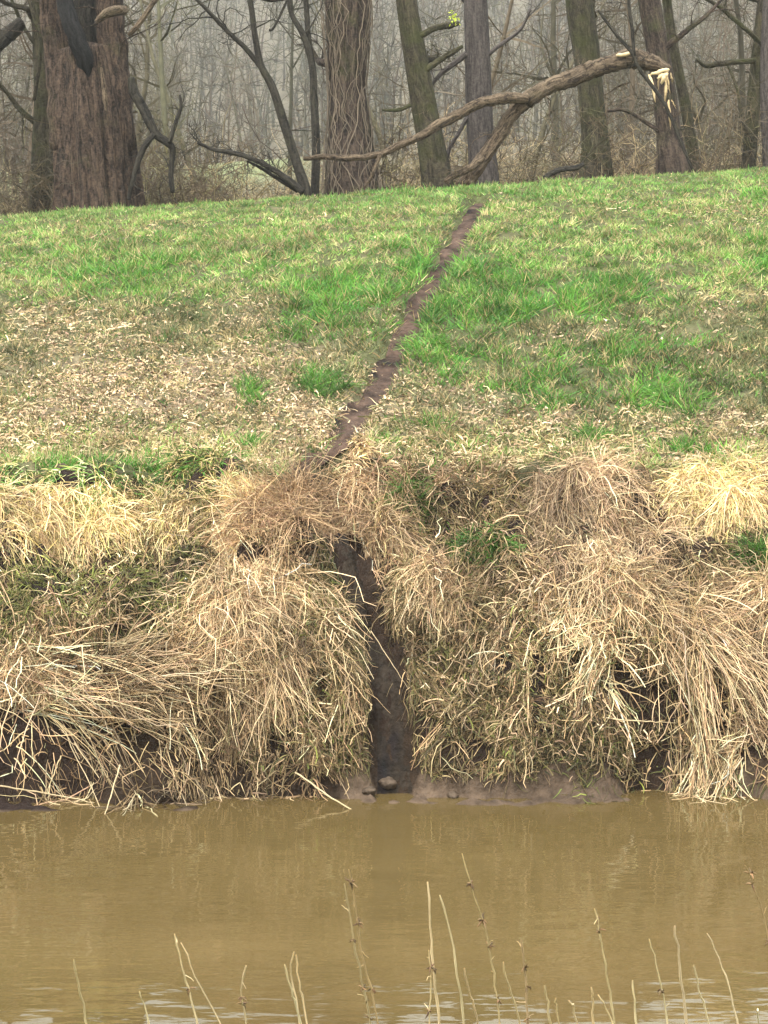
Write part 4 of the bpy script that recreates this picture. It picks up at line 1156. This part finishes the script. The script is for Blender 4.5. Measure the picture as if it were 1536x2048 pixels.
for k in range(11):                                  # torn fibres hanging from the wound
    a = np.array([1318 + 26 * rng.random(), 143 + 18 * rng.random()]); ln = 12 + 55 * rng.random() ** 2
    if k > 8: a = np.array([1336 + 8 * rng.random(), 180 + 20 * rng.random()])
    b = a + np.array([rng.normal() * 8 - 2, ln]); w = 1.8 + 3.6 * rng.random()
    P = np.array([at(*a, 41.17 - 0.1 * rng.random()), (at(*a, 41.1) + at(*b, 41.1)) / 2, at(*b, 41.2)])
    P = resample(P, 9) + rng.normal(size=(9, 3)) * 0.006 - org
    w = w / F * 41 * 0.5
    bag = Bag(); sweep(bag, P, w * np.array([0.4, 1, .7, 1.1, .8, .9, .6, .4, .08]), 6, 60 + k, 0.5, C=np.array((0.50, 0.37, 0.20)) * (0.35 + 0.7 * rng.random()))
    bag.build('splinter', M_WOOD, root)
tree('slender_mossy_tree', 'slender green mossy trunk just right of the torn one', 'tree',
    [(1392, 344, 26), (1380, 270, 22), (1366, 190, 20), (1350, 110, 19), (1338, 40, 18), (1330, -40, 17)], 43.0, B_MOSS, 14, 20, 0.1, 1.2, rand=4, top=3, bl=1.6)
tree('slender_mossy_tree', 'mossy green trunk near the right edge carrying a level bough', 'tree',
    [(1496, 344, 30), (1502, 270, 27), (1508, 190, 26), (1516, 100, 24), (1524, 20, 22), (1530, -60, 20)], 42.0, B_MOSS, 15, 24, 0.09, 1.2, rand=4, top=3, branches=[
    ([(1510, 122, 11, -.2), (1470, 124, 11, -.3), (1432, 128, 12, -.3), (1412, 132, 9, -.3), (1392, 118, 6, -.3)], 42.0, 6, 4, 0.6),
    ([(1526, 90, 9, -.2), (1500, 66, 9, -.3), (1470, 40, 9, -.3), (1440, 14, 8, -.3), (1405, -6, 7, -.3)], 42.0, 6, 4, 0.7),
    ([(1455, 128, 5, -.3), (1475, 180, 6, -.4), (1484, 240, 6, -.5), (1510, 285, 7, -.4)], 42.0, 3, 3, 0.4)])
tree('edge_tree', 'grey brown trunk half cut off by the right edge of the picture', 'tree',
    [(1540, 344, 30), (1536, 240, 28), (1534, 140, 26), (1536, 40, 24), (1540, -40, 22)], 41.3, B_GREY, 16, 24, 0.09, 1.2, rand=3, top=3)
tree('background_tree', 'olive brown mossy trunk close behind the left side of the massive tree', 'tree',
    [(84, 410, 52), (86, 300, 44), (88, 180, 40), (84, 60, 38), (74, -40, 34)], 42.6, B_MOSS, 17, 30, 0.1, 1.2, rand=6, top=3, branches=[
    ([(58, 0, 8, -1.2), (70, 40, 8, -1.2), (82, 90, 8, -1.2), (76, 145, 8, -1.2), (68, 200, 7, -1.2)], 42.6, 5, 4, 0.6)])
tree('dark_limb_tree', 'dark trunk at the far left edge with a thick black limb slanting in', 'tree',
    [(-40, 420, 60), (-36, 300, 52), (-30, 180, 48), (-30, 60, 44), (-40, -40, 40)], 41.0, B_DARK, 18, 30, 0.1, 1.2, rand=5, top=3, branches=[
    ([(-36, 125, 34), (-6, 88, 33), (24, 62, 30), (44, 44, 24)], 40.6, 3, 2, 0.5)])


# loose boughs and fallen branches, each a thing
def bough(name, label, cat, subs, mat, group=None, c=TW):
    P0 = tree_path(subs[0][0], subs[0][1]); org = P0[0, :3].copy()
    root = link(name, None); root.location = org; tag(root, label, cat, group)
    for k, (pts, Y, n1, n2, L1, nm, sides) in enumerate(subs):
        branch_part(root, org, pts, Y, mat if k == 0 or nm != 'bare_wood' else B_PALE, 900 + k + len(label), n1, n2, L1, c, sides=sides, name=nm, amp=0.16)
    return root, org


root, org = bough('fallen_limb', 'great broken limb arching down from the torn trunk, forked into a long pale arm', 'fallen branch', [
    ([(1338, 140, 16), (1318, 130, 28), (1290, 122, 36), (1258, 117, 38), (1226, 126, 32), (1190, 138, 33), (1135, 160, 32), (1096, 174, 28), (1062, 195, 32), (1025, 228, 27), (1004, 262, 28), (985, 290, 26), (960, 325, 29), (938, 358, 30), (925, 375, 30)], 40.2, 13, 4, 0.7, 'main_limb', 26),
    ([(1058, 196, 20), (1010, 196, 24), (960, 207, 22), (905, 234, 21), (872, 252, 20), (835, 274, 15), (795, 292, 14), (760, 308, 13), (700, 316, 13), (650, 313, 11), (607, 317, 8)], 39.9, 9, 4, 0.55, 'side_arm', 16),
    ([(968, 315, 14), (940, 336, 15), (910, 350, 14), (890, 362, 10)], 39.7, 8, 4, 0.5, 'stub_branch', 12),
    ([(762, 307, 9), (752, 330, 8), (742, 355, 7), (730, 374, 5)], 39.7, 3, 2, 0.3, 'drooping_shoot', 8)], B_PALE, c=TWP)
bag = Bag()
for k, (a, b, w) in enumerate([((1338, 138), (1300, 150), 9), ((1336, 148), (1312, 158), 10), ((1300, 150), (1312, 205), 6), ((1335, 143), (1322, 170), 9), ((1232, 112), (1268, 106), 9), ((1030, 200), (1054, 192), 9), ((872, 248), (884, 240), 8)]):
    P = np.array([at(*a, 40.0), (at(*a, 39.96) + at(*b, 39.96)) / 2, at(*b, 40.0)])
    P = resample(P, 7) + rng.normal(size=(7, 3)) * 0.012 - org
    bag = Bag(); sweep(bag, P, w / F * 40 * 0.5 * np.array([0.4, 1, .9, 1.1, .9, .6, .2]), 7, 80 + k, 0.3, C=(0.52, 0.40, 0.23))
    bag.build('splinter', M_WOOD, root)
bough('hanging_branch', 'dark broken branch hanging beside the massive tree with a pale snapped end', 'branch', [
    ([(262, 155, 13), (268, 185, 20), (282, 210, 20), (298, 242, 19), (312, 268, 16), (334, 285, 15), (345, 300, 12), (342, 345, 10), (345, 385, 9)], 39.3, 8, 4, 0.7, 'main_limb', 14),
    ([(308, 268, 12), (290, 292, 12), (276, 325, 11), (262, 375, 9), (258, 400, 8)], 39.2, 4, 3, 0.5, 'side_arm', 10),
    ([(340, 285, 9), (350, 250, 9), (362, 215, 7), (360, 190, 5)], 39.2, 4, 3, 0.5, 'side_arm', 10)], B_DARK)
bough('dead_sapling', 'low dark branch sprawling left from the foot of the leaning sapling', 'branch', [
    ([(606, 384, 14), (580, 362, 13), (545, 338, 12), (505, 318, 10), (470, 306, 10), (430, 300, 8), (395, 285, 6)], 39.4, 16, 5, 0.55, 'main_limb', 12),
    ([(596, 382, 9), (560, 360, 8), (520, 335, 6), (495, 322, 4)], 39.5, 4, 3, 0.5, 'side_arm', 8)], B_DARK)
bough('fallen_branch', 'short crooked dark branch lying on the crest left of the broad mossy trunk', 'branch', [
    ([(1088, 358, 12), (1105, 346, 12), (1128, 338, 11), (1150, 336, 11), (1168, 328, 8)], 39.6, 2, 2, 0.2, 'main_limb', 10)], B_DARK)
bough('leaning_pole', 'thin dark dead stem slanting across the broken end of the arched limb', 'branch', [
    ([(1196, 20, 5), (1230, 66, 6), (1262, 104, 7), (1280, 140, 7), (1310, 180, 8), (1334, 218, 7), (1364, 290, 6), (1385, 340, 5)], 39.5, 5, 4, 0.5, 'main_limb', 10),
    ([(1268, 112, 7), (1264, 60, 7), (1258, 10, 7), (1255, -60, 6)], 39.5, 4, 4, 0.6, 'side_arm', 8)], B_DARK)

# a sprig of young leaves
rng = np.random.default_rng(17)
sprig = link('leaf_sprig', None); sprig.location = at(908, 36, 41.0)
tag(sprig, 'small bright yellow-green sprig of leaves beside the smooth grey trunk', 'leaf sprig')
bag = Bag(); n = 46
P = grow(rng.normal(size=(n, 3)) * np.array([0.05, 0.04, 0.06]), rng.normal(size=(n, 3)), 0.06, 2, 0.1, 0.1, rng=rng)
ribbons(bag, P, np.tile(np.array([[0.008, 0.016, 0.003]]), (n, 1)), pick([(0.36, 0.44, 0.05), (0.28, 0.38, 0.05)], n, 0.1, rng), rng)
tag(bag.build('leaves', M_LEAF, sprig), kind='stuff')
bag = Bag(); P = resample(np.array([[0.22, 0, 0.18], [0.1, 0, 0.05], [0, 0, 0]]), 6)
tubes(bag, P[None], np.full((1, 6), 0.006), np.array([TW]), 5, rng)
bag.build('twig', M_TWIG, sprig)


# ------------------------------------------------------------------ thicket, wood behind, far wood
def thicket():
    rng = np.random.default_rng(23)
    n = 560
    y = 42.5 + 30 * rng.random(n) ** 1.2; x = (rng.random(n) - 0.5) * 2 * (0.21 * y + 2)
    px = 768 + F * x / y
    keep = rng.random(n) < np.clip(0.55 + 0.9 * vn(x * 0.5, y * 0.5, 91) + 0.25 * (px > 760), 0.12, 1) * np.where((px > 420) & (px < 640), 0.6, 1)
    x, y = x[keep], y[keep]; n = len(x)
    st = 7; m = n * st; k = np.repeat(np.arange(n), st)
    root = np.stack([x[k] + rng.normal(size=m) * 0.12, y[k] + rng.normal(size=m) * 0.12, 0 * x[k]], -1)
    root[:, 2] = height(root[:, 0], root[:, 1]) - 0.05
    d = np.stack([rng.normal(size=m) * 0.42, rng.normal(size=m) * 0.42, np.ones(m)], -1)
    Lh = (0.9 + 1.3 * rng.random(n))[k] * (0.6 + 0.8 * rng.random(m))
    q = grow(root, d, Lh, 6, 0.13, 0.03, rng=rng)
    pal = [(0.20, 0.17, 0.105), (0.25, 0.205, 0.125), (0.15, 0.135, 0.08), (0.31, 0.255, 0.16), (0.20, 0.19, 0.09)]
    C = pick(pal, n, 0.12, rng)[k]
    bag = Bag(); tubes(bag, q, taper(0.007 + 0.006 * rng.random(m), m, 6, 0.4), C, 3, rng)
    c = 6; M = m * c; k1 = np.repeat(np.arange(m), c); j = rng.integers(1, 6, M)
    d = tangents(q)[k1, j] * 0.7 + rng.normal(size=(M, 3)) * 0.6
    q1 = grow(q[k1, j], d, Lh[k1] * (0.2 + 0.35 * rng.random(M)), 3, 0.25, 0.03, rng=rng)
    ribbons(bag, q1, taper(0.0065, M, 3, 0.4), C[k1], rng)
    c2 = 2; M2 = M * c2; k2 = np.repeat(np.arange(M), c2); j2 = rng.integers(1, 4, M2)
    d = tangents(q1)[k2, j2] * 0.7 + rng.normal(size=(M2, 3)) * 0.6
    q2 = grow(q1[k2, j2], d, 0.12 + 0.25 * rng.random(M2), 2, 0.25, 0.03, rng=rng)
    ribbons(bag, q2, taper(0.0055, M2, 2, 0.5), C[k1][k2], rng)
    o = bag.build('thicket', M_TWIG); tag(o, 'tangle of bare brown brushwood behind the crest', 'brushwood', kind='stuff')


thicket()


def brake():
    rng = np.random.default_rng(29)
    n = 350
    y = 41.0 + 9 * rng.random(n); x = (rng.random(n) - 0.5) * 2 * (0.21 * y + 1.5)
    px = 768 + F * x / y
    kp = rng.random(n) < np.where(px < 115, 1.0, np.where(px < 480, 0.95, np.where((px > 480) & (px < 640), 0.15, np.where(px > 1180, 0.75, 0.42))))
    x, y, px = x[kp], y[kp], px[kp]; n = len(x)
    st = 4; m = n * st; k = np.repeat(np.arange(n), st)
    root = np.stack([x[k] + rng.normal(size=m) * 0.15, y[k] + rng.normal(size=m) * 0.15, 0 * x[k]], -1)
    root[:, 2] = height(root[:, 0], root[:, 1]) - 0.05
    d = np.stack([rng.normal(size=m) * 0.55, rng.normal(size=m) * 0.4, np.ones(m)], -1)
    Lh = (1.2 + 2.6 * rng.random(n))[k] * (0.6 + 0.7 * rng.random(m))
    q = grow(root, d, Lh, 9, 0.17, 0.03, rng=rng)
    C = pick([(0.060, 0.048, 0.034), (0.085, 0.067, 0.044), (0.045, 0.040, 0.028), (0.075, 0.068, 0.038)], n, 0.12, rng)[k]
    bag = Bag(); tubes(bag, q, taper(0.008 + 0.014 * rng.random(m) ** 2, m, 9, 0.35), C, 3, rng)
    c = 9; M = m * c; k1 = np.repeat(np.arange(m), c); j = rng.integers(2, 9, M)
    dd = tangents(q)[k1, j] * 0.5 + rng.normal(size=(M, 3)) * 0.7
    q1 = grow(q[k1, j], dd, Lh[k1] * (0.12 + 0.3 * rng.random(M)), 4, 0.3, 0.05, rng=rng)
    ribbons(bag, q1, taper(0.0075, M, 4, 0.4), C[k1], rng)
    c2 = 4; M2 = M * c2; k2 = np.repeat(np.arange(M), c2); j2 = rng.integers(1, 5, M2)
    dd = tangents(q1)[k2, j2] * 0.6 + rng.normal(size=(M2, 3)) * 0.7
    q2 = grow(q1[k2, j2], dd, 0.12 + 0.35 * rng.random(M2), 2, 0.35, 0.04, rng=rng)
    ribbons(bag, q2, taper(0.005, M2, 2, 0.5), C[k1][k2] * 1.15, rng)
    o = bag.build('brake', M_TWIG); tag(o, 'dark crooked saplings and twigs crowding between the big trunks', 'brushwood', kind='stuff')


brake()


def wild_tree(rng, x, y, h, r, bag_t, bag_c, org, pal, nb=18, nt=9):
    z = float(height(x, y)) - 0.1
    p = grow(np.array([[x, y, z]]), np.array([[rng.normal() * 0.1, rng.normal() * 0.1, 1]]), h, 9, 0.07, 0, rng=rng)
    C = pick(pal, 1, 0.1, rng)
    tubes(bag_t, p - org, taper(r, 1, 9, 0.2), C, 7, rng)
    i = rng.integers(2, 10, nb)
    d = rng.normal(size=(nb, 3)) * np.array([0.9, 0.9, 0.35]) + np.array([0, 0, 0.55])
    L = h * (0.12 + 0.2 * rng.random(nb))
    q = grow(p[0, i], d, L, 5, 0.2, 0, rng=rng)
    ribbons(bag_c, q - org, taper(r * 0.34, nb, 5, 0.3), np.repeat(C, nb, 0), rng)
    m = nb * nt; k = np.repeat(np.arange(nb), nt); j = rng.integers(1, 6, m)
    d = tangents(q)[k, j] * 0.7 + rng.normal(size=(m, 3)) * 0.7
    q1 = grow(q[k, j], d, L[k] * (0.25 + 0.4 * rng.random(m)), 2, 0.3, 0, rng=rng)
    ribbons(bag_c, q1 - org, taper(max(0.007, r * 0.08), m, 2, 0.5), np.repeat(C, m, 0), rng)


WP = [(0.055, 0.048, 0.034), (0.070, 0.057, 0.041), (0.045, 0.043, 0.031), (0.060, 0.057, 0.036)]
rng = np.random.default_rng(57)
for k, (px, y, h, r, where) in enumerate([
        (30, 47, 7, .10, 'between the far left edge and the massive tree'), (330, 49, 8, .12, 'behind the hanging branch'),
        (420, 52, 8, .11, 'rising above the sprawling low branch'), (585, 70, 9, .10, 'between the leaning sapling and the slim tree'),
        (780, 50, 8, .10, 'close right of the ivy trunk'), (905, 53, 8, .12, 'in the gap left of the smooth purple-grey trunk'),
        (1050, 49, 8, .10, 'above the fork of the arched limb'), (1110, 56, 9, .14, 'close left of the broad mossy trunk'),
        (1250, 50, 8, .11, 'under the broken end of the arched limb'), (1430, 48, 7, .10, 'below the level bough at right'),
        (1465, 55, 9, .13, 'close left of the mossy trunk with the level bough'), (150, 54, 9, .13, 'hidden by the massive multi-stemmed tree'),
        (280, 58, 9, .13, 'close right of the massive tree'), (680, 60, 9, .13, 'hidden by the ivy trunk')]):
    if 'hidden' in where: continue
    x = (px - 768) / F * y
    org = np.array([x, y, float(height(x, y))])
    root = link('woodland_tree', None); root.location = org
    tag(root, 'thin bare tree of the wood, ' + where, 'tree', 'thin bare trees in the wood behind')
    bt, bc = Bag(), Bag()
    wild_tree(rng, x, y, h, r, bt, bc, org, WP, 20, 10)
    bt.build('trunk', M_TWIG, root); bc.build('crown', M_TWIG, root)

bag = Bag(); n = 330                                  # the nearer wood, thick at both sides
y = 58 + 70 * rng.random(n); x = (rng.random(n) - 0.5) * 2 * (0.22 * y + 3)
px = 768 + F * x / y
kp = rng.random(n) < np.where((px > 1170) | (px < 330), 1.0, np.where((px > 430) & (px < 660), 0.05, 0.12))
for a, b in zip(x[kp], y[kp]):
    wild_tree(rng, a, b, 4 + 5 * rng.random(), 0.03 + 0.08 * rng.random() ** 3, bag, bag, np.zeros(3), WP, 20, 9)
o = bag.build('bare_wood', M_TWIG); tag(o, 'bare twiggy wood behind the trees of the crest', 'woodland', kind='stuff')


def far_wood():
    rng = np.random.default_rng(71)
    n = 1700
    y = 160 + 330 * rng.random(n) ** 0.9; x = (rng.random(n) - 0.5) * 2 * (0.21 * y + 8)
    z = height(x, y) - 0.2
    h = 6 + 6 * rng.random(n)
    C = pick(WP, n, 0.12, rng)
    p = grow(np.stack([x, y, z], -1), np.stack([rng.normal(size=n) * 0.08, rng.normal(size=n) * 0.08, np.ones(n)], -1), h, 6, 0.06, 0, rng=rng)
    bag = Bag(); tubes(bag, p, taper(0.10 + 0.12 * rng.random(n), n, 6, 0.2), C, 4, rng)
    nb = 38; m = n * nb; k = np.repeat(np.arange(n), nb); i = rng.integers(1, 7, m)
    d = rng.normal(size=(m, 3)) * np.array([0.9, 0.9, 0.5]) + np.array([0, 0, 0.5])
    q = grow(p[k, i], d, h[k] * (0.08 + 0.22 * rng.random(m)), 1, 0.25, 0, rng=rng)
    ribbons(bag, q, taper(0.045, m, 1, 0.4), C[k] * (0.8 + 0.5 * rng.random(m))[:, None], rng)
    o = bag.build('far_woodland', M_TWIG); tag(o, 'distant grey wooded hillside fading into haze', 'woodland', kind='stuff')


far_wood()

# ------------------------------------------------------------------ dead stalks on the near bank
GN = 'dead stalks on the near bank'
STALKS = [
    ('short pale stalk, first from the left edge of the water', [(147, 1920), (158, 1975), (172, 2048)], 8, 0),
    ('stub of stalk just left of the leaning pair at left', [(279, 1982), (298, 2048)], 7, 0),
    ('taller steep stalk of the leaning pair at left', [(348, 1868), (368, 1945), (392, 2034)], 7, 1),
    ('more slanted stalk of the leaning pair at left', [(361, 1888), (400, 1972), (440, 2046)], 6, 0),
    ('crooked stalk with one dark withered leaf left of centre', [(494, 1932), (483, 1968), (484, 2005), (492, 2048)], 7, 3),
    ('left stalk of a tight trio left of centre', [(570, 1928), (584, 1985), (602, 2048)], 8, 0),
    ('bent middle stalk of a tight trio left of centre', [(588, 1902), (582, 1950), (600, 2048)], 7, 0),
    ('right stalk of a tight trio left of centre', [(592, 1910), (600, 1970), (616, 2048)], 7, 0),
    ('tall stalk with dark seed clusters at the centre, slightly the shorter of two', [(690, 1768), (705, 1860), (722, 1950), (740, 2044)], 7, 4),
    ('tallest centre stalk with dark seed clusters', [(699, 1738), (711, 1820), (726, 1920), (756, 2046)], 7, 5),
    ('tall upright cream stalk right of centre', [(855, 1764), (862, 1870), (868, 1960), (879, 2048)], 9, 1),
    ('short stalk hugging the upright cream one, with a dark clump at its foot', [(857, 1900), (862, 1960), (860, 2048)], 6, 3),
    ('smooth leaning stalk right of the upright cream one', [(880, 1790), (902, 1875), (918, 1970), (926, 2048)], 8, 0),
    ('short plain stalk at the foot of the smooth leaning one', [(928, 1936), (942, 1995), (955, 2048)], 8, 0),
    ('tallest thin brownish stalk with nodes and hanging seeds right of centre', [(924, 1708), (948, 1790), (968, 1850), (985, 1930), (1000, 2048)], 6, 7),
    ('short straight stalk between the seedy stalk and the knotted one', [(1005, 1925), (1020, 1980), (1038, 2048)], 8, 0),
    ('knotted upright stalk with brown bracts', [(1043, 1880), (1050, 1950), (1055, 2048)], 8, 4),
    ('short stub, first right of the knotted stalk', [(1089, 1972), (1100, 2048)], 9, 0),
    ('shortest stub, second right of the knotted stalk', [(1110, 1998), (1118, 2048)], 7, 0),
    ('low slanted stub left of the single tall right-hand stalk', [(1138, 2002), (1156, 2048)], 8, 0),
    ('upright stub close left of the single tall right-hand stalk', [(1184, 1975), (1188, 2048)], 9, 0),
    ('single tall stalk at right with a faint second shoot', [(1190, 1814), (1204, 1890), (1216, 1960), (1228, 2048)], 7, 2),
    ('low slanting stub leaning against the tall right-hand stalk', [(1196, 1990), (1226, 2048)], 7, 0),
    ('small upright stub right of the tall right-hand stalk', [(1265, 1962), (1272, 2048)], 8, 0),
    ('thin doubled stalk left of the thick cream one near the right', [(1300, 1878), (1318, 1950), (1335, 2048)], 6, 1),
    ('thick bright cream stalk near the right', [(1350, 1852), (1360, 1940), (1373, 2048)], 10, 0),
    ('short stalk just right of the thick bright cream one', [(1388, 1930), (1400, 1985), (1418, 2048)], 8, 1),
    ('strongly slanted thin stalk near the right edge', [(1416, 1866), (1445, 1935), (1475, 2048)], 6, 0),
    ('dark seeded stalk tip leaning in at the right edge', [(1490, 1730), (1510, 1780), (1532, 1850), (1560, 2048)], 6, 5),
    ('tiny stub at the bottom right corner', [(1514, 2020), (1518, 2048)], 8, 0),
]


def stalks():
    rng = np.random.default_rng(88)
    for k, (lab, pts, w, nodes) in enumerate(STALKS):
        Y0 = 7.2 + 1.5 * rng.random()
        P = np.array([at(a, b, Y0 + 0.12 * i) for i, (a, b) in enumerate(pts)])[::-1]
        d = P[0] - P[1]; d = d / np.linalg.norm(d)
        g = P[0].copy()
        for _ in range(60):
            if g[2] < float(height(g[0], g[1])): break
            g = g + d * 0.03 + np.array([0, 0, -0.01])
        P = np.vstack([g, P]); n = 22
        P = resample(P, n); org = P[0].copy()
        P[1:] += rng.normal(size=(n - 1, 3)) * 0.0025
        r0 = w / F * Y0 * 0.40
        R = np.linspace(r0 * 1.05, r0 * 0.45, n); R[4::4] *= 1.3
        root = link('dead_stalk', None); root.location = org
        tag(root, lab, 'stalk', GN)
        c = pick([(0.72, 0.62, 0.42), (0.66, 0.55, 0.35), (0.76, 0.67, 0.48)] if nodes < 4 else [(0.40, 0.30, 0.17), (0.46, 0.36, 0.22)], 1, 0.08, rng)
        bag = Bag(); tubes(bag, (P - org)[None], R[None], c, 7, rng)
        if nodes:
            ns = 2 + nodes // 2; i_ = rng.integers(int(n * 0.5), n - 1, ns)
            q = grow(P[i_] - org, rng.normal(size=(ns, 3)) * 0.8 + np.array([0, 0, 0.9]), 0.02 + 0.035 * rng.random(ns), 5, 0.2, 0.05, rng=rng)
            tubes(bag, q, taper(r0 * 0.35, ns, 5, 0.4), np.repeat(c, ns, 0), 4, rng)
        bag.build('stem', M_DEAD, root)
        for j in range(nodes):
            i = rng.integers(int(n * 0.45), n - 1)
            bag = Bag(); m = 5
            dd = rng.normal(size=(m, 3)) * 0.7 + np.array([0, 0, 0.1])
            q = grow(np.repeat(P[i:i + 1] - org, m, 0), dd, 0.015 + 0.025 * rng.random(m), 3, 0.3, 0.2, rng=rng)
            tubes(bag, q, np.tile([[0.0018, 0.0045, 0.0035, 0.001]], (m, 1)), pick([(0.10, 0.065, 0.035), (0.16, 0.105, 0.055)], m, 0.2, rng), 4, rng)
            bag.build('withered_bract', M_DEAD, root)


stalks()

# ------------------------------------------------------------------ haze
HAZE = 0.00042
hb = np.array([[x, y, z] for z in (-2.2, 82.0) for y in (-13, 508) for x in (-196, 196)], float)
hq = [[0, 2, 3, 1], [4, 5, 7, 6], [0, 1, 5, 4], [2, 6, 7, 3], [0, 4, 6, 2], [1, 3, 7, 5]]
hm = bpy.data.materials.new('thin_haze'); hm.use_nodes = True
hn = hm.node_tree.nodes; hl = hm.node_tree.links; hn.clear()
ho = hn.new('ShaderNodeOutputMaterial'); hv = hn.new('ShaderNodeVolumePrincipled')
hv.inputs['Color'].default_value = (0.93, 0.95, 0.96, 1); hv.inputs['Density'].default_value = HAZE; hv.inputs['Anisotropy'].default_value = 0.3
hl.new(hv.outputs['Volume'], ho.inputs['Volume'])
if HAZE > 0:
    hz = link('haze', make_mesh('haze', hb, hq, smooth=False), hm)
    tag(hz, 'thin grey winter haze over the river and wood', kind='stuff')
